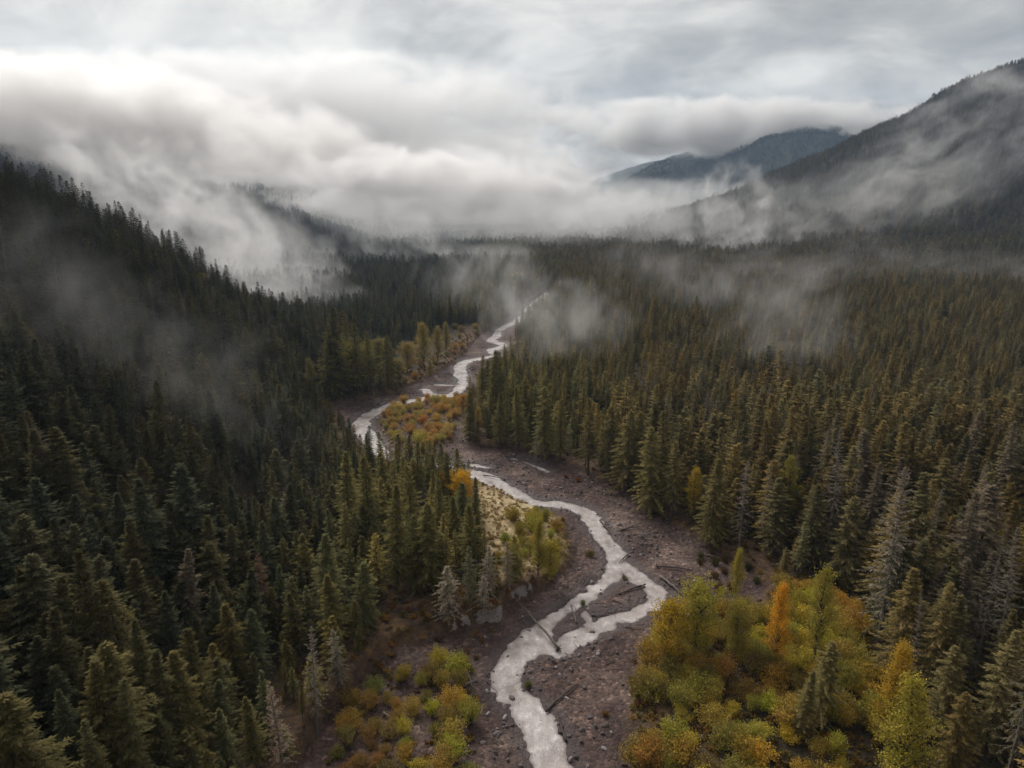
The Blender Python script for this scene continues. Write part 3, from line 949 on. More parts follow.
# ------------------------------------------------------------------ forest
def forest_points():
    out = []
    taken = np.array(TAKEN)
    for y0, y1, sp in ((40, 360, 5.9), (360, 760, 6.2), (760, 1300, 7.2), (1300, 2700, 10), (2700, 5700, 17)):
        W = 1.0 * y1 + 60
        xs = np.arange(-W, W, sp); ys = np.arange(y0, y1, sp)
        X, Y = np.meshgrid(xs, ys)
        X = X + rng.uniform(-.48, .48, X.shape) * sp; Y = Y + rng.uniform(-.48, .48, Y.shape) * sp
        X, Y = X.ravel(), Y.ravel()
        Z = height(X, Y, False)
        u, v, dep = project(X, Y, Z + 15)
        k = (dep > 25) & (u > -170) & (u < 1194) & (v < 960) & (v > -60)
        X, Y, Z = X[k], Y[k], Z[k]
        sd = sdist(X, Y, CORR) + (fbm(X, Y, 12, 3, 2) - .5) * 6
        k = sd > 3.0 - 10 * sstep(540, 680, Y)
        k &= channel_sd(X, Y) > 4 if y0 < 1300 else True
        k &= rng.random(len(X)) > .42 * sstep(45, 75, X) * sstep(235, 190, Y)
        for poly, m in ((BAR, -2), (TERRACE, 0), (THICKET, 1), (BRUSH, 2), (FARLEFT, 2), (GULLY, 0), (BAY, 0)):
            k &= sdist(X, Y, poly) > m
        k &= rng.random(len(X)) < (.72 + .28 * (fbm(X, Y, 34, 77, 3) > .45))
        X, Y, Z = X[k], Y[k], Z[k]
        if len(taken) and y0 < 900:
            keep = np.ones(len(X), bool)
            for tx, ty, tr in taken:
                keep &= (X - tx) ** 2 + (Y - ty) ** 2 > tr * tr
            X, Y, Z = X[keep], Y[keep], Z[keep]
        # what the slopes hide from here
        if y0 >= 360:
            hid = np.zeros(len(X), bool)
            for q in np.linspace(.3, .96, 26):
                hid |= height(X * q, Y * q, False) > CAM_H + (Z + 42 - CAM_H) * q
            X, Y, Z = X[~hid], Y[~hid], Z[~hid]
        out.append(np.stack([X, Y, Z], -1))
    return np.concatenate(out)


FP = forest_points()
n = len(FP)
X, Y, Z = FP.T
big = fbm(X, Y, 90, 55, 3)
HT = 15 + 11 * rng.random(n) ** 1.2 + 9 * (big - .5)
near_r = sstep(40, 140, X) * sstep(420, 200, Y)
HT = HT + 12 * near_r + 11 * sstep(-50, -110, X) * sstep(260, 120, Y)
q_ = rng.random(n)
HT *= np.where(q_ < .2, .5 + q_, np.where(q_ > .9, 1.22, 1))
edge = sdist(X, Y, CORR)
HT *= .72 + .28 * sstep(0, 25, edge)
HT *= np.where((edge < 14) & (rng.random(n) < .45), rng.uniform(.35, .8, n), 1)
HT *= 1 - .22 * sstep(-110, -80, X) * sstep(10, -10, X) * sstep(180, 210, Y) * sstep(360, 320, Y)
HT = np.clip(HT, 9, 42)
# needle colour: dark green on the left slope, olive by the river, brownish olive to the right
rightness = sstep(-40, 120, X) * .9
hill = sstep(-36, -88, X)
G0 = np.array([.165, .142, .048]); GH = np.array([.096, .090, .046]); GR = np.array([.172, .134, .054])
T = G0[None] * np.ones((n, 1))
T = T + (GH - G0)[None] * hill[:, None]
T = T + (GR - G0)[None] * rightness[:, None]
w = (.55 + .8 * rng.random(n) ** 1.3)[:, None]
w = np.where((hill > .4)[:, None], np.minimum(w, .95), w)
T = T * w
wm = rng.random(n)[:, None]
T = T * (1 + (wm - .5) * np.array([.42, .14, -.25])[None])
lichen = (rng.random(n) < .025 + .09 * rightness * sstep(700, 250, Y)) & (Y < 900)
T[lichen] = np.array([.150, .120, .078]) * (.7 + .5 * rng.random(lichen.sum()))[:, None]
aut = (rng.random(n) < .028 + .05 * sstep(60, 0, edge) * sstep(250, 500, Y)) & (Y > 330) & (Y < 1500) & (edge < 160)
T[aut] = np.array([.25, .19, .06]) * (.55 + .7 * rng.random(aut.sum()))[:, None]
HT[aut] *= .6

u, v, dep = project(X, Y, Z + HT * .6)
vis = (u > -25) & (u < 1049) & (v < 800) & (v > 0) & ~aut
score = np.where(vis, HT / dep, 0)
order = np.argsort(-score)
n_ind = 300 - len(CON_FIXED)
single = np.zeros(n, bool); single[order[:n_ind]] = True

G_CON = 'conifers standing nearest in the valley forest'
def con_label(t, H, x, y, z, lich=False):
    g = t[1] / t[0]
    hue = 'lichen grey' if lich else 'dark green' if t[1] < .045 else 'brownish olive' if g < .93 else 'olive green' if g < 1.06 else 'mid green'
    size = 'short' if H < 22 else 'tall' if H > 33 else 'middling'
    return f'{size} {hue} conifer, crown {where(x, y, z + H * .72)}'


for i in np.nonzero(single)[0]:
    proto, H, base = con[int(rng.integers(0, 5))]
    s = HT[i] / H
    wd = s * rng.uniform(1.0, 1.42)
    if HT[i] < 22:
        wd *= 1.1
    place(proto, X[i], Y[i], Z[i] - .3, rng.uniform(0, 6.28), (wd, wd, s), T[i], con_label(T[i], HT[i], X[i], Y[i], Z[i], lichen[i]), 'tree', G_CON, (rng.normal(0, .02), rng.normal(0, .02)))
for j, (x, y, z, h) in enumerate(CON_FIXED):
    proto, H, base = con[int(rng.integers(0, 5))]
    s = h / H
    t = (G0 if x < 20 else (G0 + GR) / 2) * rng.uniform(.75, 1.2) * (.6 if FIXED[j] in ((455, 505, 34), (476, 522, 44), (445, 498, 36), (340, 398, 88)) else 1)
    place(proto, x, y, z - .3, rng.uniform(0, 6.28), (s * 1.25, s * 1.25, s), t, con_label(t, h, x, y, z), 'tree', G_CON, (rng.normal(0, .015), rng.normal(0, .015)))

# the rest of the forest, one mass
srcs = []
for i, kw in enumerate([
    dict(H=30, R=5.0, base=.12, nb=125, steps=9, tw=1.4, width=.44, sag=.42, power=.64), dict(H=30, R=4.5, base=.18, nb=120, steps=8, tw=1.35, width=.44, sag=.3, power=.7),
    dict(H=30, R=5.5, base=.08, nb=120, steps=9, tw=1.5, width=.46, sag=.5, power=.6), dict(H=30, R=4.2, base=.22, nb=115, steps=8, tw=1.3, width=.42, sag=.3, power=.78),
    dict(H=30, R=4.8, base=.2, nb=100, steps=8, tw=1.3, width=.42, sag=.36, gap=.15, power=.66)]):
    srcs.append(joined(*gen_conifer(500 + i, **kw)).mesh('forest_conifer', [M_NEEDLE, M_BARK]))
srcs.append(joined(*gen_conifer(520, H=30, R=4.0, base=.2, nb=110, steps=8, tw=1.1, width=.28, gap=.2, bare=True, power=.65)).mesh('forest_snag', [M_NEEDLE, M_GREYWOOD]))
for i, kw in enumerate([dict(H=30, R=5.0, base=.1, nb=56, steps=4, tw=2.4, width=1.0, sag=.4, power=.6), dict(H=30, R=4.4, base=.14, nb=54, steps=4, tw=2.3, width=1.0, sag=.3, power=.66)]):
    srcs.append(joined(*gen_conifer(530 + i, **kw)).mesh('forest_far_conifer', [M_NEEDLE, M_BARK]))
cr, tr = gen_broadleaf(540, H=30, R=7, n_limb=40, per=40, size=1.3, columnar=.5)
srcs.append(joined(cr, tr).mesh('forest_broadleaf', [M_LEAF, M_BARK]))
rest = ~single
ix = rng.integers(0, 5, n)
ix[lichen] = 5
farm = (Y > 1150) & ~aut
ix[farm] = 6 + rng.integers(0, 2, farm.sum())
ix[aut] = 8
S = HT / 30
wide = S * rng.uniform(1.0, 1.5, n) * np.where(Y > 2700, 1.7, np.where(Y > 1300, 1.45, np.where(Y > 760, 1.25, 1)))
T[Y > 2700] *= .7; S[Y > 2700] *= .8
rot = np.stack([rng.normal(0, .035, n), rng.normal(0, .035, n), rng.uniform(0, 6.28, n)], -1)
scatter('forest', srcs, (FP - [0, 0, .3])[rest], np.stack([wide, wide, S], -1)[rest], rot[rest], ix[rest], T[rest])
print('FOREST', n, 'taken single', single.sum())

# undergrowth between the trees and on the banks
ug = [joined(*gen_shrub(600 + i, H=1.6, R=1.5, stems=10, per=16, size=.42)).mesh('undergrowth_bush', [M_LEAF, M_DARKWOOD]) for i in range(3)]
gx = rng.uniform(-130, 330, 60000); gy = rng.uniform(95, 620, 60000)
u, v, dep = project(gx, gy, 3)
k = (u > -60) & (u < 1090) & (v < 860)
gx, gy = gx[k], gy[k]
sd = sdist(gx, gy, CORR)
th = sdist(gx, gy, THICKET); br = np.minimum(sdist(gx, gy, BRUSH), sdist(gx, gy, GULLY)); ba = sdist(gx, gy, BAR)
prob = .16 * sstep(40, 3, sd) * (sd > .5) + .5 * (th < 0) + .22 * (br < 0) + .45 * (ba < 0) + .05 * (sd > 0) + .25 * sstep(60, 10, th) * (sd > 2) + 1.0 * (sdist(gx, gy, TERRACE) < 1) + .6 * (ba < 0)
k = (rng.random(len(gx)) < prob) & (channel_sd(gx, gy) > 2.5)
gx, gy = gx[k], gy[k]
gz = height(gx, gy, False)
pal = np.array([[.27, .14, .035], [.22, .125, .04], [.22, .17, .05], [.16, .125, .045], [.30, .18, .04], [.14, .09, .045]])
gt = pal[rng.integers(0, 6, len(gx))] * rng.uniform(.7, 1.2, (len(gx), 1))
straw = (sdist(gx, gy, TERRACE) < 1) | (sdist(gx, gy, BAR) < 0)
gt[straw] = np.array([[.50, .39, .18], [.44, .33, .14], [.55, .45, .24], [.38, .27, .11]])[rng.integers(0, 4, straw.sum())] * rng.uniform(.8, 1.15, (straw.sum(), 1))
gs = rng.uniform(.45, 1.0, len(gx)) * np.where(straw, .75, 1)
scatter('undergrowth', ug, np.stack([gx, gy, gz - .1], -1), np.stack([gs, gs, gs * rng.uniform(.6, 1.1, len(gx))], -1), np.stack([0 * gx, 0 * gx, rng.uniform(0, 6.28, len(gx))], -1), rng.integers(0, 3, len(gx)), gt)

# ------------------------------------------------------------------ stones
def rock_mesh(seed, name, m):
    import bmesh
    r = random.Random(seed)
    bm = bmesh.new(); bmesh.ops.create_icosphere(bm, subdivisions=2, radius=1)
    off = r.uniform(0, 90)
    sx, sy, sz = r.uniform(.8, 1.3), r.uniform(.7, 1.1), r.uniform(.5, .8)
    planes = [(Vector((r.gauss(0, 1), r.gauss(0, 1), r.gauss(0, 1))).normalized(), r.uniform(.6, .9)) for _ in range(9)]
    for v_ in bm.verts:
        p = v_.co.copy()
        for nrm, d in planes:
            q = p.dot(nrm)
            if q > d:
                p -= nrm * (q - d) * .9
        v_.co = Vector((p.x * sx, p.y * sy, p.z * sz))
    me = bpy.data.meshes.new(name); bm.to_mesh(me); bm.free()
    me.materials.append(m)
    return me


m, nt, out = mat('river_stone')
geo = N(nt, 'ShaderNodeNewGeometry'); oi = N(nt, 'ShaderNodeObjectInfo')
c = ramp(nt, oi.outputs['Random'], [(0, (.07, .055, .056)), (.45, (.125, .10, .10)), (.8, (.19, .16, .155)), (1, (.34, .31, .30))])
c = mix(nt, c, ramp(nt, noise_n(nt, geo.outputs['Position'], 3.5, 4, .7), [(.3, (.65, .65, .65)), (.7, (1.2, 1.2, 1.2))]), 1.0, 'MULTIPLY')
p = N(nt, 'ShaderNodeBsdfPrincipled'); p.inputs['Roughness'].default_value = .8
nt.links.new(c, p.inputs['Base Color']); nt.links.new(p.outputs[0], out.inputs[0])
M_STONE = m
rocks = [rock_mesh(700 + i, 'river_stone', M_STONE) for i in range(5)]
gx = rng.uniform(-120, 110, 90000); gy = rng.uniform(100, 520, 90000)
sd = sdist(gx, gy, CORR); cs = channel_sd(gx, gy)
cl = fbm(gx, gy, 16, 15, 3)
k = (sd < -1) & (sd > -60) & (cs > -1.5) & (rng.random(len(gx)) < np.where(cs < 1, .10, .03 + .55 * (cl > .52))) & (sdist(gx, gy, BAR) > 0)
gx, gy = gx[k], gy[k]
gz = height(gx, gy)
gs = .12 + .75 * rng.random(len(gx)) ** 5
scatter('river_gravel', rocks, np.stack([gx, gy, gz + gs * .15], -1), np.stack([gs] * 3, -1), rng.uniform(0, 6.28, (len(gx), 3)), rng.integers(0, 5, len(gx)), np.ones((len(gx), 3)))
print('STONES', len(gx))

stk = []
for i in range(3):
    q = MB(); rr = random.Random(i)
    q.tube([(-2, 0, 0), (-.6, rr.uniform(-.2, .2), .06), (.8, rr.uniform(-.25, .25), .03), (2.2, rr.uniform(-.2, .2), .1)], [.13, .11, .09, .04], 5)
    for _ in range(3):
        x_ = rr.uniform(-1, 1.6); q.tube([(x_, 0, .03), (x_ + .4, rr.choice((-1, 1)) * rr.uniform(.3, .8), rr.uniform(.1, .5))], [.05, .015], 4)
    stk.append(q.mesh('drift_stick', [M_GREYWOOD if i == 1 else M_DARKWOOD]))
dx = rng.uniform(-110, 110, 9000); dy = rng.uniform(100, 430, 9000)
k = (sdist(dx, dy, CORR) < -.5) & (channel_sd(dx, dy) > .2) & (rng.random(9000) < .04 + .5 * (fbm(dx, dy, 18, 19, 3) > .56)) & (sdist(dx, dy, BAR) > 0)
dx, dy = dx[k], dy[k]
ds = .4 + .75 * rng.random(len(dx)) ** 2
scatter('driftwood_litter', stk, np.stack([dx, dy, height(dx, dy) + .08], -1), np.stack([ds] * 3, -1), np.stack([0 * dx, rng.normal(0, .1, len(dx)), rng.uniform(0, 6.28, len(dx))], -1), rng.integers(0, 3, len(dx)), np.ones((len(dx), 3)))

r = random.Random(5)
G_BOULD = 'boulders in and along the stream'
for u, v in ((541, 724), (524, 650), (533, 742), (577, 500), (612, 566), (592, 633), (594, 616), (564, 660), (570, 657), (508, 658), (605, 607), (521, 640), (528, 632), (543, 683), (560, 676), (584, 690), (556, 668),
             (632, 530), (616, 470), (585, 465), (652, 560), (640, 545), (497, 735), (488, 716), (612, 640), (625, 628), (598, 655), (512, 700), (575, 640), (601, 592), (567, 700), (590, 720), (560, 735), (483, 745), (505, 720)):
    x, y, z = at(u, v)
    z = float(height(np.array([x]), np.array([y]))[0])
    s = r.uniform(.5, 1.0)
    o = link('boulder', rocks[r.randrange(5)])
    o.location = (x, y, z + .1 * s); o.scale = (s, s * r.uniform(.8, 1.2), s); o.rotation_euler = (r.uniform(-.3, .3), r.uniform(-.3, .3), r.uniform(0, 6))
    wet = 'dark boulder in the stream' if channel_sd(np.array([x]), np.array([y]))[0] < .5 else 'purple grey boulder on the gravel'
    tag(o, f'{wet}, {where(x, y, z)}', 'boulder', G_BOULD)


def log(a, b, rad, label, root=False, mtl=None, stubs=5, lift=.25):
    x0, y0, z0 = at(*a); x1, y1, z1 = at(*b)
    z0 = max(z0, WATER_Z) + rad + lift; z1 = max(z1, WATER_Z) + rad * .6 + lift * .6
    q0, q1 = Vector((x0, y0, z0)), Vector((x1, y1, z1))
    rr = random.Random(int(x0 * 13 + y0 * 7))
    L = (q1 - q0).length; d = (q1 - q0).normalized()
    mtl = mtl or M_GREYWOOD
    e = bpy.data.objects.new('driftwood_log', None); col.objects.link(e); e.location = q0
    side = d.cross(Vector((0, 0, 1))).normalized()
    t = MB()
    pts = [d * (L * k) + side * (.012 * L * math.sin(k * 5 + rr.random() * 3)) + Vector((0, 0, .02 * L * math.sin(k * 3.1))) for k in np.linspace(0, 1, 8)]
    t.tube(pts, [rad * (1.0 - .62 * k) for k in np.linspace(0, 1, 8)], 8)
    link('trunk', t.mesh('log_trunk', [mtl], True), e)
    for k in range(stubs):
        f = rr.uniform(.35, .95); p0 = d * (L * f)
        dd = (side * rr.choice((-1, 1)) * rr.uniform(.4, 1) + Vector((0, 0, rr.uniform(.2, .9))) + d * rr.uniform(0, .8)).normalized()
        s_ = MB(); s_.tube([p0, p0 + dd * rad * rr.uniform(2, 5)], [rad * .3, rad * .1], 5)
        link('branch_stub', s_.mesh('branch_stub', [mtl]), e)
    if root:
        t2 = MB()
        for k in range(9):
            an = k * .7 + rr.random() * .4
            dd = (side * math.cos(an) + Vector((0, 0, 1)) * math.sin(an) - d * rr.uniform(.1, .5)).normalized()
            t2.tube([Vector((0, 0, 0)) + d * rad, dd * rad * rr.uniform(1.8, 2.6), dd * rad * rr.uniform(3, 4.2) + Vector((0, 0, -.2))], [rad * .5, rad * .28, rad * .08], 5)
        link('root_plate', t2.mesh('root_plate', [M_DARKWOOD], True), e)
    tag(e, label, 'log', 'driftwood logs')
    return e


log((558, 652), (517, 603), .42, 'long thin fallen trunk bridging the stream just below the braids', True)
log((660, 578), (683, 598), .45, 'straight grey log on the gravel right of the braid bend')
log((645, 588), (612, 598), .32, 'dark log across the head of the braid islet', False, M_DARKWOOD)
log((545, 715), (578, 686), .35, 'dark branchy log on the near gravel bank', False, M_DARKWOOD, 8)
log((464, 662), (472, 690), .35, 'leaning pale log by the brush left of the stream', True)
log((462, 690), (478, 682), .38, 'short pale log lying level below the leaning one')
log((576, 626), (571, 607), .26, 'small pale snag lying in the braids')
log((600, 524), (612, 537), .3, 'dark log at the outer bank of the upper stream', False, M_DARKWOOD)
log((620, 532), (640, 528), .3, 'thin log on the gravel beyond the upper stream', False, M_DARKWOOD, 3)
log((657, 568), (690, 571), .34, 'dark log half buried at the mouth of the gravel bay', True, M_DARKWOOD)
log((628, 556), (618, 566), .25, 'small dark log where the stream splits', False, M_DARKWOOD, 3)
log((700, 556), (738, 566), .3, 'pale curved log at the back of the gravel bay')
log((483, 477), (505, 480), .3, 'thin log on the gravel at the upper bend', False, M_DARKWOOD, 2)
log((384, 716), (402, 730), .34, 'tan log on the brown slope among orange shrubs')
log((566, 744), (556, 712), .28, 'thin dark log along the water line of the near right bank', False, M_DARKWOOD, 4)

# ------------------------------------------------------------------ mist banks and haze
def mist_material(name, color, g=.5):
    m, nt, out = mat(name)
    pv = N(nt, 'ShaderNodeVolumePrincipled')
    pv.inputs['Color'].default_value = (*color, 1)
    pv.inputs['Anisotropy'].default_value = g
    pv.inputs['Density'].default_value = 1.0
    pv.inputs['Density Attribute'].default_value = 'density'
    nt.links.new(pv.outputs[0], out.inputs['Volume'])
    return m


M_MIST = mist_material('mist', (.985, .97, .962))


def mist(label, c, r, dens, seed, res, size, thr=.46, soft=.2, stretch=(1, 1, 1), rot=(0, 0, 0), core=.16, warp=.7):
    """a bank of mist: an ellipsoid of fog broken up by turbulence, baked to a density grid"""
    me = bpy.data.meshes.new('mist')
    me.materials.append(M_MIST)
    o = link('mist', me)
    o.location = c; o.rotation_euler = rot
    ng = bpy.data.node_groups.new('mist_nodes', 'GeometryNodeTree')
    ng.interface.new_socket('Geometry', in_out='INPUT', socket_type='NodeSocketGeometry')
    ng.interface.new_socket('Geometry', in_out='OUTPUT', socket_type='NodeSocketGeometry')
    go = ng.nodes.new('NodeGroupOutput')
    vc = ng.nodes.new('GeometryNodeVolumeCube')
    vc.inputs['Min'].default_value = (-r[0], -r[1], -r[2]); vc.inputs['Max'].default_value = r
    for k_, nm in enumerate(('Resolution X', 'Resolution Y', 'Resolution Z')):
        vc.inputs[nm].default_value = max(8, int(2.6 * r[k_] / res))
    pos = ng.nodes.new('GeometryNodeInputPosition')

    def vm(op, a, b):
        q = ng.nodes.new('ShaderNodeVectorMath'); q.operation = op
        for i_, v_ in enumerate((a, b)):
            if v_ is None:
                continue
            if hasattr(v_, 'links'):
                ng.links.new(v_, q.inputs[i_])
            else:
                q.inputs[i_].default_value = v_
        return q

    def mt(op, a, b, clamp=False):
        q = ng.nodes.new('ShaderNodeMath'); q.operation = op; q.use_clamp = clamp
        for i_, v_ in enumerate((a, b)):
            if hasattr(v_, 'links'):
                ng.links.new(v_, q.inputs[i_])
            else:
                q.inputs[i_].default_value = v_
        return q.outputs[0]

    def nz(vec, sc, det, rough, dist):
        q = ng.nodes.new('ShaderNodeTexNoise')
        q.inputs['Scale'].default_value = sc; q.inputs['Detail'].default_value = det; q.inputs['Roughness'].default_value = rough; q.inputs['Distortion'].default_value = dist
        ng.links.new(vec, q.inputs['Vector'])
        return q.outputs[0]
    ln = vm('LENGTH', vm('DIVIDE', pos.outputs[0], r).outputs[0], None).outputs['Value']
    ell = mt('SUBTRACT', 1.0, mt('POWER', ln, 2.0))
    sh = vm('ADD', vm('MULTIPLY', pos.outputs[0], stretch).outputs[0], (seed * 913.7, seed * 331.1, seed * 77.7)).outputs[0]
    f = nz(sh, 1.0 / size, 8, .67, warp)
    d = mt('SUBTRACT', f, mt('ADD', mt('MULTIPLY', mt('SUBTRACT', 1.0, ell), core), thr))
    d = mt('DIVIDE', d, soft, True)
    d = mt('MULTIPLY', mt('POWER', d, 1.4), mt('MULTIPLY', ell, 3.0, True))
    d = mt('MULTIPLY', d, dens)
    ng.links.new(d, vc.inputs['Density'])
    sm = ng.nodes.new('GeometryNodeSetMaterial'); sm.inputs['Material'].default_value = M_MIST
    ng.links.new(vc.outputs[0], sm.inputs['Geometry'])
    ng.links.new(sm.outputs[0], go.inputs[0])
    md = o.modifiers.new('mist', 'NODES'); md.node_group = ng
    tag(o, label, None, 'mist banks in the valley', 'stuff')
    return o


def over(u, v, k=.86):
    """a point in the air just in front of the wooded ground seen at (u, v)"""
    d = ray(u, v); t = np.linspace(60, 2600, 2000)
    i = int(np.argmax(CAM_H + d[2] * t < height(d[0] * t, d[1] * t, False) + 18))
    t = t[i] * k
    return (d[0] * t, d[1] * t, CAM_H + d[2] * t)


def pt(u, v, t):
    d = ray(u, v)
    return (d[0] * t, d[1] * t, CAM_H + d[2] * t)


# the low cloud ceiling and the long bank across the left mountains
mist('grey cloud ceiling over the left mountains', pt(220, 118, 3200), (2100, 500, 320), .006, 21, 20.64, 374, .35, .14, (1, 1, 1.8))
mist('grey cloud hanging on the far blue mountain', pt(735, 128, 4600), (1700, 400, 220), .014, 22, 20.64, 288, .35, .16, (1, 1, 1.6))
mist('low cloud closing off the head of the valley', pt(470, 165, 4300), (1100, 400, 210), .010, 23, 18.92, 259, .37, .16, (1, 1, 1.5))
mist('long white cloud bank across the left mountains', pt(370, 184, 2300), (880, 380, 140), .020, 1, 9.46, 151, .37, .14, (1, 1, 1.5))
mist('white cloud rolling over the left ridge', pt(95, 118, 1400), (640, 260, 130), .022, 2, 6.88, 122, .365, .14, (1, 1, 1.4), (0, .12, 0))
mist('mist filling the hollow behind the left ridge', pt(170, 205, 1200), (420, 150, 120), .007, 15, 5.16, 65, .40, .2, (.8, 1, 1), (0, .42, 0))
mist('mist pouring down behind the left ridge', pt(225, 250, 930), (300, 130, 92), .013, 3, 3.44, 45, .385, .18, (.75, 1, 1), (0, .62, 0))
mist('mist thinning out at the foot of the left ridge', pt(295, 312, 740), (150, 90, 68), .012, 4, 2.75, 32, .38, .19, (.8, 1, 1), (0, .45, 0))
mist('thin smoke of mist among the far left trees', pt(400, 262, 1250), (330, 140, 60), .009, 16, 4.73, 61, .40, .22)
mist('mist wisp in front of the right mountain', pt(745, 228, 1450), (220, 110, 135), .015, 5, 3.87, 50, .43, .18, (1, 1, .8), (0, .55, 0))
mist('white puff at the foot of the far blue mountain', pt(605, 212, 2300), (260, 130, 105), .022, 6, 6.02, 68, .39, .17)
mist('long thin veil along the right mountainside', pt(905, 190, 1450), (460, 130, 160), .009, 7, 5.16, 72, .43, .21, (.6, 1, 1.1), (0, -.55, 0))
mist('veil clinging to the crest of the right mountain', pt(975, 105, 1750), (260, 120, 120), .008, 17, 6.02, 79, .44, .22, (.7, 1, 1.1), (0, -.5, 0))
mist('broad thin veil over the lower right mountain', pt(790, 225, 1650), (760, 120, 150), .004, 14, 8.60, 122, .40, .28, (.7, 1, 1.1), (0, -.2, 0))
mist('faint smoky wisp over the right forest', over(783, 318, .72), (58, 45, 48), .010, 8, 1.89, 19, .40, .2, (1.1, 1, .6), (0, .35, 0))
mist('mist drifting over the far reach of the river', over(556, 318, .74), (64, 45, 32), .013, 9, 1.89, 20, .39, .2, (1, 1, .7))
mist('mist rising left of the far river', over(486, 282, .8), (90, 60, 46), .011, 18, 2.58, 30, .40, .2, (1, 1, .6))
mist('mist over the far valley floor', pt(480, 226, 1950), (1000, 520, 105), .0042, 10, 9.46, 108, .34, .3)
mist('bluish mist closing off the valley forest', pt(560, 205, 2900), (1300, 420, 130), .006, 24, 12.04, 158, .35, .25)
mist('faint veil on the left slope', over(35, 290, .84), (52, 24, 36), .0045, 11, 1.38, 16, .435, .2, (.8, 1, .8), (0, .5, 0))
mist('faint veil low on the left slope', over(140, 330, .84), (64, 28, 32), .004, 12, 1.55, 16, .425, .2, (.8, 1, .8), (0, .6, 0))
mist('thin mist spilling off the end of the left slope', over(215, 385, .86), (50, 30, 30), .006, 19, 1.72, 19, .43, .22, (.8, 1, .8), (0, .7, 0))
mist('thin mist at the foot of the right mountain', over(860, 268, .86), (330, 90, 46), .005, 13, 3.87, 43, .42, .23, (.7, 1, 1))
mist('shred of mist over the middle of the right forest', over(690, 285, .82), (120, 60, 44), .006, 20, 3.44, 32, .41, .2, (1, 1, .7), (0, .3, 0))

# air between the camera and the far mountains
me = bpy.data.meshes.new('haze')
hx0, hx1, hy0, hy1, hz0, hz1 = -9000, 9000, -600, 9600, -12, 1450
vs = [(x, y, z) for z in (hz0, hz1) for y in (hy0, hy1) for x in (hx0, hx1)]
me.from_pydata(vs, [], [(0, 2, 3, 1), (4, 5, 7, 6), (0, 1, 5, 4), (2, 6, 7, 3), (0, 4, 6, 2), (1, 3, 7, 5)])
m, nt, out = mat('haze_air')
pv = N(nt, 'ShaderNodeVolumePrincipled')
pv.inputs['Color'].default_value = (.55, .74, 1.0, 1); pv.inputs['Density'].default_value = .00005; pv.inputs['Anisotropy'].default_value = .2
pv.inputs['Density Attribute'].default_value = ''
nt.links.new(pv.outputs[0], out.inputs['Volume'])
me.materials.append(m)
o = link('haze', me); o['kind'] = 'stuff'

# ------------------------------------------------------------------ sky and light
SUN_EL, SUN_AZ = math.radians(42), math.radians(-30)      # azimuth from +Y, towards -X is negative
sdir = Vector((math.sin(SUN_AZ) * math.cos(SUN_EL), math.cos(SUN_AZ) * math.cos(SUN_EL), math.sin(SUN_EL)))
sun_d = bpy.data.lights.new('sun', 'SUN'); sun_d.energy = 1.5; sun_d.angle = math.radians(35); sun_d.color = (1, .97, .92)
sun = bpy.data.objects.new('sun', sun_d); col.objects.link(sun)
sun.rotation_euler = (-sdir).to_track_quat('-Z', 'Y').to_euler()

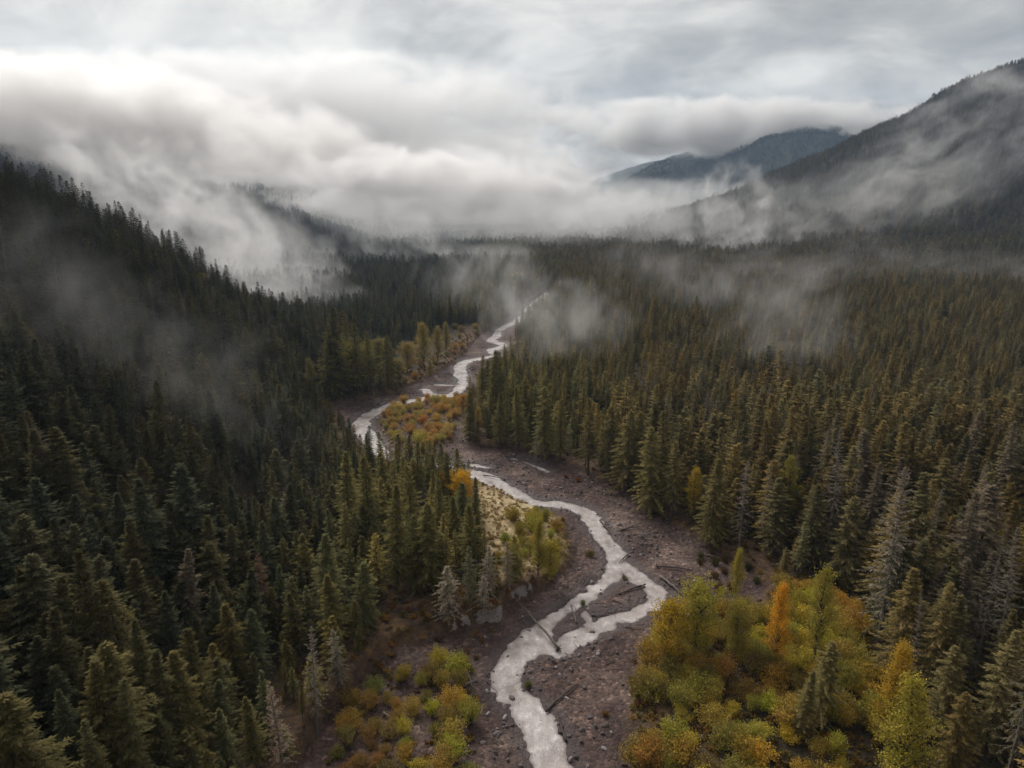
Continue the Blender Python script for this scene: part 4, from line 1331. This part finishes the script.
w = bpy.data.worlds.new('World'); scene.world = w; w.use_nodes = True
nt = w.node_tree; nt.nodes.clear()
out = N(nt, 'ShaderNodeOutputWorld'); bg = N(nt, 'ShaderNodeBackground'); bg.inputs[1].default_value = .1
sky = N(nt, 'ShaderNodeTexSky', sky_type='NISHITA'); sky.sun_disc = False
sky.sun_elevation = SUN_EL; sky.sun_rotation = SUN_AZ
tc = N(nt, 'ShaderNodeTexCoord')
sep = N(nt, 'ShaderNodeSeparateXYZ'); nt.links.new(tc.outputs['Generated'], sep.inputs[0])
zz = math_n(nt, 'ADD', math_n(nt, 'MAXIMUM', sep.outputs[2], 0.0), .30)
px = math_n(nt, 'DIVIDE', sep.outputs[0], zz); py = math_n(nt, 'DIVIDE', sep.outputs[1], zz)
cb = N(nt, 'ShaderNodeCombineXYZ'); nt.links.new(px, cb.inputs[0]); nt.links.new(py, cb.inputs[1])
n1 = noise_n(nt, cb.outputs[0], 1.5, 7, .55, .8)
n2 = noise_n(nt, cb.outputs[0], 4.0, 6, .6, .8)
f = math_n(nt, 'ADD', math_n(nt, 'MULTIPLY', n1, .7), math_n(nt, 'MULTIPLY', n2, .3))
# thinner cloud towards the hidden sun, on the left
dot = N(nt, 'ShaderNodeVectorMath', operation='DOT_PRODUCT'); nt.links.new(tc.outputs['Generated'], dot.inputs[0]); dot.inputs[1].default_value = sdir
glow = N(nt, 'ShaderNodeMapRange'); glow.inputs[1].default_value = .35; glow.inputs[2].default_value = 1.0; glow.inputs[3].default_value = -.16; glow.inputs[4].default_value = .13
nt.links.new(dot.outputs['Value'], glow.inputs[0])
f = math_n(nt, 'ADD', f, glow.outputs[0])
cl = ramp(nt, f, [(.30, (1.5, 1.48, 1.43)), (.43, (2.42, 2.35, 2.22)), (.53, (3.62, 3.50, 3.25)), (.63, (4.75, 4.58, 4.20))])
cloudy = mix(nt, sky.outputs[0], cl, .985)
nt.links.new(cloudy, bg.inputs[0]); nt.links.new(bg.outputs[0], out.inputs[0])

# ------------------------------------------------------------------ render settings
scene.view_settings.view_transform = 'Standard'
scene.view_settings.look = 'None'
scene.view_settings.gamma = 1
scene.view_settings.exposure = 1.1
scene.render.engine = 'CYCLES'
cy = scene.cycles
cy.max_bounces = 8; cy.diffuse_bounces = 3; cy.glossy_bounces = 2; cy.transmission_bounces = 2; cy.volume_bounces = 5; cy.transparent_max_bounces = 8
cy.use_denoising = True
cy.volume_step_rate = 1.5
cy.volume_max_steps = 256
cy.use_adaptive_sampling = True
cy.adaptive_threshold = .02
cy.caustics_reflective = False; cy.caustics_refractive = False
